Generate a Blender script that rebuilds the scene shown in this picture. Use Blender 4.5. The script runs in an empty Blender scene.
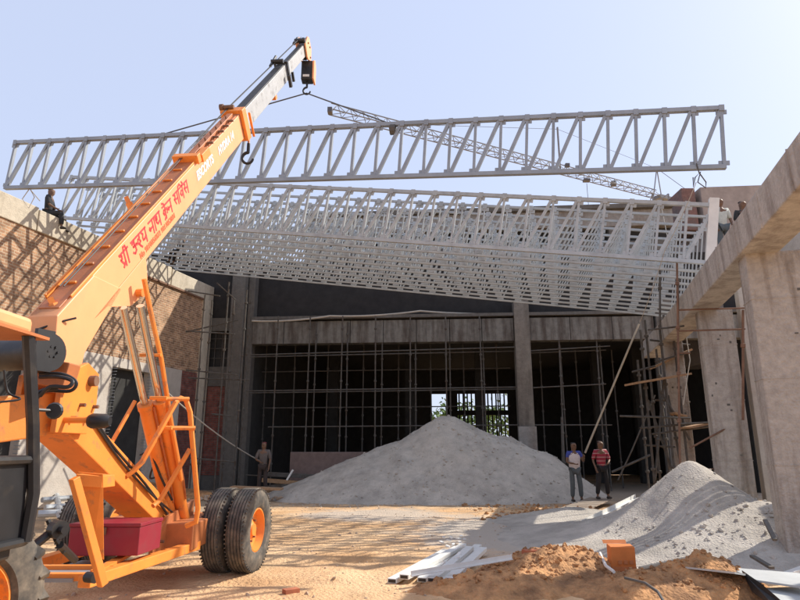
import bpy, bmesh, math, random
import numpy as np
from mathutils import Vector, Matrix
R = math.radians
random.seed(7); np.random.seed(7)
S = bpy.context.scene
COL = S.collection

# ------------------------------------------------------------------ camera
FPX, PITCH, EYE = 600.0, R(13.8), 1.6
cam_d = bpy.data.cameras.new("camera"); cam = bpy.data.objects.new("camera", cam_d); COL.objects.link(cam)
cam_d.sensor_width = 36.0; cam_d.lens = 36.0*FPX/800.0; cam_d.clip_start = .05; cam_d.clip_end = 3000
cam.location = (0, 0, EYE); cam.rotation_euler = (R(90)+PITCH, 0, 0)
S.camera = cam
# ------------------------------------------------------------------ sky + sun
SUN = Vector((1.0, .43, .93)).normalized()
elev = math.asin(SUN.z); az = math.atan2(SUN.x, SUN.y)
W = bpy.data.worlds.new("World"); S.world = W; W.use_nodes = True
nt = W.node_tree; nt.nodes.clear()
sky = nt.nodes.new("ShaderNodeTexSky"); sky.sky_type = 'NISHITA'; sky.sun_disc = False
sky.sun_elevation = elev; sky.sun_rotation = az; sky.air_density = 1.0; sky.dust_density = 2.2; sky.ozone_density = 2.0
bg = nt.nodes.new("ShaderNodeBackground"); bg.inputs[1].default_value = .13
wo = nt.nodes.new("ShaderNodeOutputWorld")
hz_ = nt.nodes.new("ShaderNodeMix"); hz_.data_type = 'RGBA'; hz_.inputs[0].default_value = .70; hz_.inputs[7].default_value = (4.75, 5.3, 6.9, 1)   # dusty pale air over the whole sky
nt.links.new(sky.outputs[0], hz_.inputs[6]); nt.links.new(hz_.outputs[2], bg.inputs[0]); nt.links.new(bg.outputs[0], wo.inputs[0])
sl = bpy.data.lights.new("sun", 'SUN'); sl.energy = 4.6; sl.angle = R(.55); sl.color = (1, .93, .82)
so = bpy.data.objects.new("sun", sl); COL.objects.link(so); so.rotation_euler = SUN.to_track_quat('Z', 'Y').to_euler()
so.location = (20, 5, 30)
S.view_settings.view_transform = 'Standard'; S.view_settings.look = 'None'
S.view_settings.exposure = .35; S.view_settings.gamma = 1; S.view_settings.use_curve_mapping = False

# ------------------------------------------------------------------ helpers: camera rays of the survey
def ray(px, py):
    dx = (px-400)/FPX; dy = (300-py)/FPX; c, s = math.cos(PITCH), math.sin(PITCH)
    return Vector((dx, c-dy*s, s+dy*c))
def P(px, py, s): return Vector((0, 0, EYE)) + ray(px, py)*s
def G(px, py, z=0.0):
    r = ray(px, py); return Vector((0, 0, EYE)) + r*((z-EYE)/r.z)
def PY(px, py, Y):
    r = ray(px, py); return Vector((0, 0, EYE)) + r*(Y/r.y)

# ------------------------------------------------------------------ helpers: materials
def pmat(name, col, rough=.8, metal=0.0, var=.12, vscale=6.0, bump=.0, bscale=40.0, tint=None, tscale=1.5, tlo=.45, thi=.65, streak=False, spec=.5):
    m = bpy.data.materials.new(name); m.use_nodes = True; n = m.node_tree; n.nodes.clear(); L = n.links.new
    out = n.nodes.new("ShaderNodeOutputMaterial"); b = n.nodes.new("ShaderNodeBsdfPrincipled"); L(b.outputs[0], out.inputs[0])
    b.inputs['Roughness'].default_value = rough; b.inputs['Metallic'].default_value = metal
    b.inputs['Specular IOR Level'].default_value = spec
    tc = n.nodes.new("ShaderNodeTexCoord"); geo = n.nodes.new("ShaderNodeNewGeometry")
    src = geo.outputs['Position']
    nz = n.nodes.new("ShaderNodeTexNoise"); nz.inputs['Scale'].default_value = vscale; nz.inputs['Detail'].default_value = 6; nz.inputs['Roughness'].default_value = .65
    L(src, nz.inputs['Vector'])
    mr = n.nodes.new("ShaderNodeMapRange"); mr.inputs[1].default_value = .3; mr.inputs[2].default_value = .7
    mr.inputs[3].default_value = 1-var; mr.inputs[4].default_value = 1+var; L(nz.outputs[0], mr.inputs[0])
    base = n.nodes.new("ShaderNodeRGB"); base.outputs[0].default_value = (*col, 1); cur = base.outputs[0]
    if tint is not None:
        n2 = n.nodes.new("ShaderNodeTexNoise"); n2.inputs['Scale'].default_value = tscale; n2.inputs['Detail'].default_value = 8; n2.inputs['Roughness'].default_value = .6
        if streak:
            mp = n.nodes.new("ShaderNodeMapping"); mp.inputs['Scale'].default_value = (1, 1, .12); L(src, mp.inputs[0]); L(mp.outputs[0], n2.inputs['Vector'])
        else: L(src, n2.inputs['Vector'])
        r2 = n.nodes.new("ShaderNodeMapRange"); r2.inputs[1].default_value = tlo; r2.inputs[2].default_value = thi; L(n2.outputs[0], r2.inputs[0])
        mx = n.nodes.new("ShaderNodeMix"); mx.data_type = 'RGBA'; L(r2.outputs[0], mx.inputs[0]); L(cur, mx.inputs[6]); mx.inputs[7].default_value = (*tint, 1); cur = mx.outputs[2]
    ml = n.nodes.new("ShaderNodeVectorMath"); ml.operation = 'SCALE'; L(cur, ml.inputs[0]); L(mr.outputs[0], ml.inputs['Scale'])
    L(ml.outputs[0], b.inputs['Base Color'])
    if bump:
        n3 = n.nodes.new("ShaderNodeTexNoise"); n3.inputs['Scale'].default_value = bscale; n3.inputs['Detail'].default_value = 5; L(src, n3.inputs['Vector'])
        bp = n.nodes.new("ShaderNodeBump"); bp.inputs['Strength'].default_value = bump; bp.inputs['Distance'].default_value = .05; L(n3.outputs[0], bp.inputs['Height']); L(bp.outputs[0], b.inputs['Normal'])
    return m
def brick_mat(name, c1, c2, mortar):
    m = pmat(name, c1, .9); n = m.node_tree; L = n.links.new
    b = [x for x in n.nodes if x.type == 'BSDF_PRINCIPLED'][0]
    tc = n.nodes.new("ShaderNodeTexCoord"); sp = n.nodes.new("ShaderNodeSeparateXYZ"); L(tc.outputs['Object'], sp.inputs[0])
    cb = n.nodes.new("ShaderNodeCombineXYZ"); L(sp.outputs[0], cb.inputs[0]); L(sp.outputs[2], cb.inputs[1])
    nz = n.nodes.new("ShaderNodeTexNoise"); nz.inputs['Scale'].default_value = 2.2; L(cb.outputs[0], nz.inputs['Vector'])
    sc = n.nodes.new("ShaderNodeVectorMath"); sc.operation = 'SCALE'; sc.inputs['Scale'].default_value = .05; L(nz.outputs['Color'], sc.inputs[0])
    ad = n.nodes.new("ShaderNodeVectorMath"); L(cb.outputs[0], ad.inputs[0]); L(sc.outputs[0], ad.inputs[1])
    br = n.nodes.new("ShaderNodeTexBrick"); br.inputs['Scale'].default_value = 1; br.inputs['Brick Width'].default_value = .235; br.inputs['Row Height'].default_value = .082
    br.inputs['Mortar Size'].default_value = .012; br.inputs['Mortar Smooth'].default_value = .3; br.inputs['Bias'].default_value = -.1
    br.inputs['Color1'].default_value = (*c1, 1); br.inputs['Color2'].default_value = (*c2, 1); br.inputs['Mortar'].default_value = (*mortar, 1)
    L(ad.outputs[0], br.inputs['Vector'])
    n2 = n.nodes.new("ShaderNodeTexNoise"); n2.inputs['Scale'].default_value = 5; n2.inputs['Detail'].default_value = 8; L(tc.outputs['Object'], n2.inputs['Vector'])
    r2 = n.nodes.new("ShaderNodeMapRange"); r2.inputs[1].default_value = .3; r2.inputs[2].default_value = .7; r2.inputs[3].default_value = .6; r2.inputs[4].default_value = 1.4; L(n2.outputs[0], r2.inputs[0])
    ml = n.nodes.new("ShaderNodeVectorMath"); ml.operation = 'SCALE'; L(br.outputs[0], ml.inputs[0]); L(r2.outputs[0], ml.inputs['Scale']); L(ml.outputs[0], b.inputs['Base Color'])
    bp = n.nodes.new("ShaderNodeBump"); bp.inputs['Strength'].default_value = .7; bp.inputs['Distance'].default_value = .02; bp.invert = True; L(br.outputs['Fac'], bp.inputs['Height']); L(bp.outputs[0], b.inputs['Normal'])
    return m

M = {}
M['concrete'] = pmat('concrete', (.27, .255, .235), .9, var=.18, vscale=9, bump=.35, bscale=30, tint=(.20, .16, .13), tscale=2.2, tlo=.45, thi=.75, streak=True)
M['coping'] = pmat('coping_concrete', (.52, .46, .36), .9, var=.14, vscale=7, bump=.3, bscale=25, tint=(.30, .25, .18), tscale=1.8, tlo=.5, thi=.8, streak=True)
M['render'] = pmat('cement_render', (.50, .45, .39), .92, var=.10, vscale=5, bump=.25, bscale=20, tint=(.42, .36, .30), tscale=1.3, tlo=.5, thi=.75)
M['pillar'] = pmat('pillar_concrete', (.41, .37, .325), .9, var=.18, vscale=9, bump=.6, bscale=24, tint=(.22, .18, .145), tscale=4.2, tlo=.47, thi=.66, streak=True)
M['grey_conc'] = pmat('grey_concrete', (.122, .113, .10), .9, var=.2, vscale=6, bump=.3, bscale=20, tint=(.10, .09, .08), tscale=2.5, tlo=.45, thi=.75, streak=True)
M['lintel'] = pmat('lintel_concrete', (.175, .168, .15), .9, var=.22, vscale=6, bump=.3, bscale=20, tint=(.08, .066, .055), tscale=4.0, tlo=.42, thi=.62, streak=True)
M['dark'] = pmat('shaded_interior', (.035, .034, .032), .95, var=.3, vscale=3)  # near-black stands in for the shade inside the hall and openings
M['shaded_wall'] = pmat('shaded_wall_dark', (.024, .022, .021), .95, var=.3, vscale=3, tint=(.022, .02, .02), tscale=1.1)  # wall colour darkened to hold the shade of the upper storey
M['brick'] = brick_mat('brick', (.41, .235, .13), (.25, .135, .08), (.46, .36, .25))
M['brick_dark'] = brick_mat('old_brick', (.23, .07, .05), (.16, .05, .04), (.14, .10, .085))
M['pink'] = pmat('pink_render', (.34, .29, .26), .9, var=.12, vscale=3, tint=(.25, .21, .19), tscale=.8)
M['steel'] = pmat('primed_steel', (.30, .325, .35), .45, metal=.2, var=.12, vscale=5, tint=(.19, .205, .22), tscale=2.5, tlo=.5, thi=.8)
M['steel_light'] = pmat('light_primed_steel', (.43, .455, .465), .5, metal=.1, var=.08, vscale=5, tint=(.27, .285, .295), tscale=3.5, tlo=.5, thi=.8)
M['scaf'] = pmat('scaffold_steel', (.085, .08, .072), .7, metal=.1, var=.25, vscale=8, tint=(.07, .05, .035), tscale=6)
M['rust'] = pmat('rusty_steel', (.20, .11, .07), .8, metal=.2, var=.3, vscale=8)
M['wood'] = pmat('old_wood', (.36, .22, .12), .85, var=.25, vscale=9, bump=.3)
M['pole'] = pmat('bamboo', (.42, .36, .27), .8, var=.15, vscale=9)
M['orange'] = pmat('orange_paint', (.84, .27, .045), .5, var=.12, vscale=2.5, bump=.04, bscale=60, tint=(.46, .19, .08), tscale=8, tlo=.56, thi=.70)
M['orange_dirty'] = pmat('worn_orange_paint', (.50, .17, .06), .5, var=.15, vscale=5, bump=.05, tint=(.25, .09, .04), tscale=5, tlo=.5, thi=.8)
M['salmon'] = pmat('boom_orange_paint', (.87, .385, .17), .5, var=.05, vscale=3, tint=(.74, .36, .17), tscale=3.5, tlo=.52, thi=.75)
M['chrome'] = pmat('chrome_rod', (.62, .60, .57), .18, metal=.95, var=.05)
M['boom_grey'] = pmat('inner_boom_paint', (.42, .415, .40), .45, metal=.1, var=.12, vscale=5, tint=(.20, .18, .15), tscale=6, tlo=.55, thi=.7)
M['grease'] = pmat('greasy_steel', (.04, .035, .03), .5, metal=.3, var=.3)
M['black'] = pmat('black_paint', (.018, .018, .02), .45, var=.2, vscale=8, tint=(.06, .05, .04), tscale=5, tlo=.55, thi=.8)
M['tyre'] = pmat('tyre_rubber', (.075, .068, .06), .9, var=.2, vscale=12, tint=(.21, .17, .125), tscale=6, tlo=.40, thi=.75)
M['glass'] = pmat('cab_glass', (.05, .06, .06), .1, var=.02)
M['redbox'] = pmat('crimson_paint', (.27, .018, .035), .5, var=.1, vscale=5, tint=(.22, .03, .04), tscale=5)
M['rope'] = pmat('rope', (.10, .095, .09), .9)
M['rope_light'] = pmat('pale_rope', (.42, .38, .32), .9)
M['sand'] = pmat('grey_sand', (.475, .43, .37), .95, var=.17, vscale=3.5, bump=.7, bscale=30, tint=(.36, .325, .28), tscale=1.1, tlo=.46, thi=.64)
M['dirt'] = pmat('brown_dirt', (.54, .28, .12), .97, var=.28, vscale=7, bump=1.0, bscale=22, tint=(.27, .14, .065), tscale=2.4, tlo=.42, thi=.62)
M['stone'] = pmat('stones', (.42, .31, .22), .95, var=.25, vscale=4)
M['redrock'] = pmat('broken_brick', (.42, .14, .07), .9, var=.2)
M['white'] = pmat('white_paint', (.72, .71, .67), .5, var=.06)
M['board'] = pmat('fibre_board', (.45, .46, .45), .8, var=.1, vscale=3)
M['letter_w'] = pmat('white_lettering', (.80, .80, .77), .5, var=.03)
M['letter_r'] = pmat('red_lettering', (.72, .045, .05), .5, var=.03)
M['letter_o'] = pmat('faded_red_lettering', (.80, .17, .07), .5, var=.03)
M['skin'] = pmat('skin', (.16, .085, .05), .6, var=.05)
M['timber_grey'] = pmat('weathered_board', (.33, .27, .21), .9, var=.2, vscale=6, tint=(.2, .14, .1), tscale=3)
M['shoe'] = pmat('shoe_leather', (.03, .025, .02), .7)
M['hair'] = pmat('hair', (.012, .010, .01), .7)
def cloth(name, c): M[name] = pmat(name, c, .9, var=.12, vscale=14); return M[name]
M['leaf'] = pmat('leaves', (.10, .16, .035), .8, var=.35, vscale=3)
M['bark'] = pmat('bark', (.12, .09, .06), .9)

M['hazed_steel'] = pmat('hazed_steel', (.20, .205, .215), .7, var=.1)  # steel grey with distance haze put into its colour
M['far_dark'] = pmat('far_machinery', (.10, .10, .11), .7, var=.1)
M['beam'] = pmat('beam_concrete', (.455, .42, .38), .9, var=.16, vscale=9, bump=.5, bscale=24, tint=(.28, .245, .215), tscale=3.4, tlo=.45, thi=.66, streak=True)
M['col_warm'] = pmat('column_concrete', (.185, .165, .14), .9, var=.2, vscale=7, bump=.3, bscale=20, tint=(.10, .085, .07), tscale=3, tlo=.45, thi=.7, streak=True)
# ground: orange sand with grey cement spill and fine grain
def ground_mat():
    m = pmat('site_sand', (.68, .45, .25), .97, var=.18, vscale=1.6, bump=.8, bscale=22, tint=(.54, .315, .15), tscale=.7, tlo=.4, thi=.65)
    n = m.node_tree; L = n.links.new; b = [x for x in n.nodes if x.type == 'BSDF_PRINCIPLED'][0]
    cur = b.inputs['Base Color'].links[0].from_socket
    geo = n.nodes.new("ShaderNodeNewGeometry")
    def patch(cur, cx, cy, rx, ry, col, edge):
        mp = n.nodes.new("ShaderNodeMapping"); mp.inputs['Location'].default_value = (-cx/rx, -cy/ry, 0); mp.inputs['Scale'].default_value = (1/rx, 1/ry, 0)
        L(geo.outputs['Position'], mp.inputs[0]); ln = n.nodes.new("ShaderNodeVectorMath"); ln.operation = 'LENGTH'; L(mp.outputs[0], ln.inputs[0])
        nz = n.nodes.new("ShaderNodeTexNoise"); nz.inputs['Scale'].default_value = 1.6; nz.inputs['Detail'].default_value = 8; nz.inputs['Roughness'].default_value=.7; L(geo.outputs['Position'], nz.inputs['Vector'])
        a = n.nodes.new("ShaderNodeMath"); a.operation = 'MULTIPLY_ADD'; L(nz.outputs[0], a.inputs[0]); a.inputs[1].default_value = 1.6; L(ln.outputs['Value'], a.inputs[2])
        r = n.nodes.new("ShaderNodeMapRange"); r.inputs[1].default_value = 1.8+edge; r.inputs[2].default_value = 1.8-edge; r.inputs[4].default_value = .9; L(a.outputs[0], r.inputs[0])
        mx = n.nodes.new("ShaderNodeMix"); mx.data_type = 'RGBA'; L(r.outputs[0], mx.inputs[0]); L(cur, mx.inputs[6]); mx.inputs[7].default_value = (*col, 1)
        return mx.outputs[2]
    cur = patch(cur, 2.6, 12.3, 2.3, 3.2, (.46, .41, .35), .25)
    cur = patch(cur, -.6, 15.5, 1.8, 1.5, (.50, .42, .34), .25)
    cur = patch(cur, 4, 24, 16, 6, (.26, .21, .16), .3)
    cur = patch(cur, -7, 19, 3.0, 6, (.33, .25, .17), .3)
    L(cur, b.inputs['Base Color'])
    return m
M['ground'] = ground_mat()

# ------------------------------------------------------------------ helpers: meshes
def frame(p0, p1, up=Vector((0, 0, 1))):
    d = (p1-p0).normalized()
    s = d.cross(up)
    if s.length < 1e-4: s = d.cross(Vector((0, 1, 0)))
    s.normalize(); u = s.cross(d).normalized(); return d, s, u
class MB:
    def __init__(self): self.v = []; self.f = []; self.m = []; self.mi = 0
    def add(self, vs, fs):
        o = len(self.v); self.v += [Vector(x) for x in vs]; self.f += [tuple(o+i for i in f) for f in fs]; self.m += [self.mi]*len(fs); return self
    def hexa(self, c8): return self.add(c8, [(0, 3, 2, 1), (4, 5, 6, 7), (0, 1, 5, 4), (1, 2, 6, 5), (2, 3, 7, 6), (3, 0, 4, 7)])
    def box(self, x0, y0, z0, x1, y1, z1):
        return self.hexa([(x0, y0, z0), (x1, y0, z0), (x1, y1, z0), (x0, y1, z0), (x0, y0, z1), (x1, y0, z1), (x1, y1, z1), (x0, y1, z1)])
    def obox(self, o, a, b, c):    # corner + three edge vectors (right-handed)
        o = Vector(o); a, b, c = Vector(a), Vector(b), Vector(c)
        if a.cross(b).dot(c) < 0: a, b = b, a
        return self.hexa([o, o+a, o+a+b, o+b, o+c, o+a+c, o+a+b+c, o+b+c])
    def beam(self, p0, p1, w, h, up=Vector((0, 0, 1)), w1=None, h1=None):
        p0, p1 = Vector(p0), Vector(p1); d, s, u = frame(p0, p1, Vector(up)); w1 = w1 or w; h1 = h1 or h
        c = []
        for p, ww, hh in ((p0, w, h), (p1, w1, h1)):
            c += [p-s*ww/2-u*hh/2, p+s*ww/2-u*hh/2, p+s*ww/2+u*hh/2, p-s*ww/2+u*hh/2]
        return self.add(c, [(0, 1, 2, 3), (7, 6, 5, 4), (0, 4, 5, 1), (1, 5, 6, 2), (2, 6, 7, 3), (3, 7, 4, 0)])
    def tube(self, pts, r, n=8, r1=None):
        pts = [Vector(p) for p in pts]; o = len(self.v); N = len(pts)
        dr = [(pts[min(i+1, N-1)]-pts[max(i-1, 0)]).normalized() for i in range(N)]
        _, s, u = frame(Vector((0,0,0)), dr[0])
        for i in range(N):
            d = dr[i]; s = (s-d*s.dot(d)).normalized(); u = s.cross(d).normalized(); rr = r if r1 is None else r+(r1-r)*i/(N-1)
            for k in range(n):
                a = 2*math.pi*k/n; self.v.append(pts[i]+s*math.cos(a)*rr+u*math.sin(a)*rr)
        for i in range(N-1):
            for k in range(n):
                k2 = (k+1) % n; self.f.append((o+i*n+k, o+i*n+k2, o+(i+1)*n+k2, o+(i+1)*n+k)); self.m.append(self.mi)
        self.f.append(tuple(o+k for k in range(n))[::-1]); self.m.append(self.mi)
        self.f.append(tuple(o+(N-1)*n+k for k in range(n))); self.m.append(self.mi)
        return self
    def lathe(self, c, axis, prof, n=32):   # prof: list of (along axis, radius)
        c = Vector(c); axis = Vector(axis).normalized(); _, s, u = frame(Vector((0,0,0)), axis); o = len(self.v)
        for a, r in prof:
            for k in range(n):
                t = 2*math.pi*k/n; self.v.append(c+axis*a+(s*math.cos(t)+u*math.sin(t))*r)
        for i in range(len(prof)-1):
            for k in range(n):
                k2 = (k+1) % n; self.f.append((o+i*n+k, o+(i+1)*n+k, o+(i+1)*n+k2, o+i*n+k2)); self.m.append(self.mi)
        return self
    def prism(self, poly, ext):     # polygon of 3-D points extruded by vector
        poly = [Vector(p) for p in poly]; ext = Vector(ext); n = len(poly); o = len(self.v)
        self.v += poly+[p+ext for p in poly]
        self.f += [tuple(o+i for i in range(n))[::-1], tuple(o+n+i for i in range(n))]; self.m += [self.mi]*2
        for i in range(n):
            j = (i+1) % n; self.f.append((o+i, o+j, o+n+j, o+n+i)); self.m.append(self.mi)
        return self
    def build(self, name, mat, parent=None, smooth=False, bevel=0, world=True, fixn=True):
        me = bpy.data.meshes.new(name)
        off = Vector((0, 0, 0)); inv = None
        if parent is not None and world: inv = parent.matrix_world.inverted() if parent.get('_mw') else Matrix.Translation(-wloc(parent))
        vs = [(inv @ v) if inv else v for v in self.v]
        me.from_pydata([tuple(v) for v in vs], [], self.f); me.update()
        if fixn:
            bm = bmesh.new(); bm.from_mesh(me); bmesh.ops.recalc_face_normals(bm, faces=bm.faces); bm.to_mesh(me); bm.free()
        mats = mat if isinstance(mat, (list, tuple)) else [mat]
        for m in mats: me.materials.append(m)
        if len(mats) > 1: me.polygons.foreach_set('material_index', self.m)
        o = bpy.data.objects.new(name, me); COL.objects.link(o); o.parent = parent
        if smooth:
            me.polygons.foreach_set('use_smooth', [True]*len(me.polygons))
            try: me.set_sharp_from_angle(angle=R(40))
            except Exception: pass
        if bevel:
            b = o.modifiers.new('bevel', 'BEVEL'); b.width = bevel; b.segments = 2; b.limit_method = 'ANGLE'
        return o
def wloc(o):
    v = Vector(o.location)
    while o.parent is not None: o = o.parent; v = v + Vector(o.location)
    return v
def tag(o, label=None, cat=None, group=None, kind=None):
    if label: o['label'] = label
    if cat: o['category'] = cat
    if group: o['group'] = group
    if kind: o['kind'] = kind
    return o
def empty(name, loc=(0, 0, 0), label=None, cat=None, group=None):
    o = bpy.data.objects.new(name, None); COL.objects.link(o); o.location = loc; o.empty_display_size = .2
    return tag(o, label, cat, group)
def copy_tree(o, parent=None):
    c = o.copy(); COL.objects.link(c); c.parent = parent
    for ch in KIDS.get(o.name, []): copy_tree(ch, c)
    return c
KIDS = {}

# noise for terrain
_lat = np.random.rand(256, 256)
def vnoise(x, y):
    xi = np.floor(x).astype(int); yi = np.floor(y).astype(int); fx = x-xi; fy = y-yi
    fx = fx*fx*(3-2*fx); fy = fy*fy*(3-2*fy)
    g = lambda a, b: _lat[a % 256, b % 256]
    return (g(xi, yi)*(1-fx)+g(xi+1, yi)*fx)*(1-fy)+(g(xi, yi+1)*(1-fx)+g(xi+1, yi+1)*fx)*fy
def fbm(x, y, sc, o=5, gain=.5):
    t = 0; a = 1; s = 0
    for i in range(o): t = t+a*(vnoise(x*sc*2**i+17*i, y*sc*2**i+31*i)-.5); s += a; a *= gain
    return t/s*2
def grid_mesh(name, xs, ys, Z, mat, keep=None):
    nx, ny = len(xs), len(ys); X, Y = np.meshgrid(xs, ys)
    v = np.stack([X, Y, Z], -1).reshape(-1, 3)
    i = np.arange(nx-1)[None, :]+np.arange(ny-1)[:, None]*nx
    q = np.stack([i, i+1, i+1+nx, i+nx], -1).reshape(-1, 4)
    if keep is not None:
        k = keep.reshape(-1); q = q[k[q].any(1)]
        used = np.unique(q); mp = -np.ones(len(v), int); mp[used] = np.arange(len(used)); v = v[used]; q = mp[q]
    me = bpy.data.meshes.new(name); me.vertices.add(len(v)); me.vertices.foreach_set('co', v.ravel())
    me.loops.add(q.size); me.loops.foreach_set('vertex_index', q.ravel().astype(np.int32)); me.polygons.add(len(q))
    me.polygons.foreach_set('loop_start', np.arange(0, q.size, 4, dtype=np.int32)); me.update(calc_edges=True); me.validate()
    me.materials.append(mat); me.polygons.foreach_set('use_smooth', [True]*len(me.polygons))
    o = bpy.data.objects.new(name, me); COL.objects.link(o); return o

# ================================================================== SETTING: ground
def ground_h(x, y):
    h = .045*fbm(x, y, .35, 4)+.030*fbm(x+50, y, 2.2, 5, .6)
    # wheel ruts left by lorries
    for (a, b, c) in ((-.14, 1, -1.2), (-.14, 1, .9)):
        pass
    rut = np.exp(-((y-9.35-.06*x+.15*np.sin(x*.7))/.16)**2)+np.exp(-((y-8.0-.10*x+.1*np.sin(x*.9))/.16)**2)
    h = h-(.045+.012*np.sin(x*42+6*np.sin(y*9)))*rut*((x > -8) & (x < 3))
    return h*np.clip(1.4-np.abs(y-14)/60, .0, 1)
xs = np.concatenate([-np.geomspace(900, 15, 26), np.arange(-14.5, 14.5, .085), np.geomspace(15, 900, 26)])
ys = np.concatenate([-np.geomspace(400, 3, 16), np.arange(-2, 4.5, .5), np.arange(4.5, 23, .085), np.geomspace(23.2, 1500, 40)])
XX, YY = np.meshgrid(xs, ys)
g = grid_mesh('ground', xs, ys, ground_h(XX, YY), M['ground']); tag(g, kind='structure')

def heap(name, x0, x1, y0, y1, res, fn, mat):
    xs = np.arange(x0, x1, res); ys = np.arange(y0, y1, res); X, Y = np.meshgrid(xs, ys); Z = fn(X, Y)
    return grid_mesh(name, xs, ys, np.maximum(Z, -.15), mat, keep=Z > -.12)
def cone(X, Y, cx, cy, H, sx, sy, p=1.0, rot=0, rnd=.35):
    c, s = math.cos(rot), math.sin(rot); dx = (X-cx)*c+(Y-cy)*s; dy = -(X-cx)*s+(Y-cy)*c
    d = np.sqrt((dx/sx)**2+(dy/sy)**2+rnd**2*.05)
    return H*(1-d**p)
def smax(*a, k=9.0):
    return np.log(sum(np.exp(k*q) for q in a))/k
def big_h(X, Y):
    rdg = 1.0
    h = smax(cone(X, Y, 1.75, 21.5, 2.95, 4.6, 3.3, 1.0, 0, .5), cone(X, Y, 3.7, 21.4, 1.95, 3.0, 2.9, 1.15), cone(X, Y, -.4, 21.3, 1.75, 4.3, 3.0, 1.0), cone(X, Y, 5.0, 21.1, 1.35, 1.7, 2.3), k=4.5)
    e = .17*fbm(X, Y, .8, 6, .62)*np.clip(h+.3, 0, 1)+.05*np.abs(fbm(X+4, Y, 2.2, 4, .6))*np.clip(h, 0, 1)
    gully = .07*np.sin(np.arctan2(Y-21, X-1.8)*17+3*fbm(X, Y, .5, 2))*np.clip(h, 0, 1)*np.clip(2.6-h, 0, 1)
    return h+e-.25*gully
o = heap('sand_heap', -6, 9, 17, 25.5, .09, big_h, M['sand'])
tag(o, 'large broad grey sand heap in the shade in front of the dark hall', 'sand heap')
def right_h(X, Y):
    h = smax(cone(X, Y, 5.2, 11.1, 1.50, 1.95, 1.9, .95, 0, .3), cone(X, Y, 6.2, 10.2, .80, 2.2, 1.7), cone(X, Y, 3.9, 11.6, .38, 2.2, 1.8), cone(X, Y, 7.6, 9.9, .6, 2.5, 2.2), cone(X, Y, 5.2, 9.6, .5, 2.6, 1.3), cone(X, Y, 4.0, 14.5, .28, 1.8, 1.4), k=8)
    return h+.09*fbm(X, Y, 1.1, 6, .62)*np.clip(h+.35, 0, 1)+.018*fbm(X+9, Y, 4, 4, .7)
o = heap('gravel_heap', .3, 10.5, 7.6, 17, .06, right_h, M['sand'])
tag(o, 'pointed grey gravel heap beside the concrete pillars on the right', 'gravel heap')
def dirt_h1(X, Y):
    h = smax(cone(X, Y, 1.85, 8.2, .34, .95, .75, 1.3), cone(X, Y, 1.15, 7.5, .2, 1.0, .5, 1.4), cone(X, Y, 2.2, 8.4, .3, .9, .7, 1.3), k=14)
    r = np.abs(fbm(X, Y, 2.6, 6, .7))
    return h+.16*r*np.clip(h+.2, 0, .5)*2+.03*fbm(X, Y, 9, 3)
o = heap('dirt_mound', -1.6, 3.4, 6.6, 9.4, .035, dirt_h1, M['dirt'])
tag(o, 'lumpy brown dirt mound with weeds in the middle foreground', 'dirt mound')
def dirt_h2(X, Y):
    h = smax(cone(X, Y, 3.55, 7.55, .38, .75, .6, 1.3), cone(X, Y, 2.75, 7.35, .22, .9, .6, 1.3), k=14)
    return h+.16*np.abs(fbm(X+30, Y, 2.6, 6, .7))*np.clip(h+.2, 0, .5)*2+.03*fbm(X, Y, 9, 3)
o = heap('dirt_mound', 1.8, 4.8, 6.5, 8.5, .035, dirt_h2, M['dirt'])
tag(o, 'smaller sunlit brown dirt mound beside the grey boards in the bottom right corner', 'dirt mound')
def dirt_h3(X, Y):
    h = smax(cone(X, Y, -8.6, 21.2, .5, 1.8, 1.0, 1.2), cone(X, Y, -7.0, 20.6, .3, 1.6, .8, 1.2), k=12)
    return h+.1*fbm(X, Y, 1.6, 5, .65)*np.clip(h+.3, 0, 1)
o = heap('dirt_mound', -11, -4.6, 19, 23, .08, dirt_h3, M['dirt'])
tag(o, 'low dirt mound in the shade at the foot of the brick hall on the left', 'dirt mound')

# scattered stones (nobody could count them)
ico = bmesh.new(); bmesh.ops.create_icosphere(ico, subdivisions=1, radius=1); iv = [v.co.copy() for v in ico.verts]; iff = [tuple(v.index for v in f.verts) for f in ico.faces]; ico.free()
def rubble(name, spots, mat, label=None, cat=None):
    mb = MB()
    for (x, y, z, s) in spots:
        q = Matrix.Rotation(random.uniform(0, 6.28), 3, Vector((random.random(), random.random(), random.random()+.1)).normalized()); k = Vector((random.uniform(.6, 1.3), random.uniform(.6, 1.2), random.uniform(.4, .8)))
        mb.add([Vector((x, y, z))+q@Vector((v.x*k.x, v.y*k.y, v.z*k.z))*s*random.uniform(.85, 1.15) for v in iv], iff)
    o = mb.build(name, mat, fixn=False); return tag(o, label, cat, kind='stuff')
def gz(x, y, fn=None):
    a = float(ground_h(np.array([x]), np.array([y]))[0])
    if fn: a = max(a, float(fn(np.array([x]), np.array([y]))[0]))
    return a
sp = []
for i in range(1500):
    x = random.uniform(-5, 7); y = random.uniform(6.5, 18); sp.append((x, y, gz(x, y), random.choice((.008, .012, .012, .02, .03))*random.uniform(.6, 1.3)))
rubble('loose_stones', sp, M['stone'], 'small loose stones and clods scattered over the sandy ground', 'stones')
sp = []
for i in range(150):
    a = random.uniform(0, 6.28); x = 5.0+random.gauss(0, .75); y = 9.45+random.gauss(0, .45); sp.append((x, y, gz(x, y, right_h), random.choice((.015,.02,.03,.05))*random.uniform(.7, 1.3)))
for i in range(110):
    x = random.uniform(3.5, 7); y = random.uniform(8.7, 11.5); sp.append((x, y, gz(x, y, right_h), random.uniform(.015, .04)))
rubble('rubble', sp, M['sand'], 'broken lumps of mortar strewn down the front of the gravel heap', 'rubble')
sp = []
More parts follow.
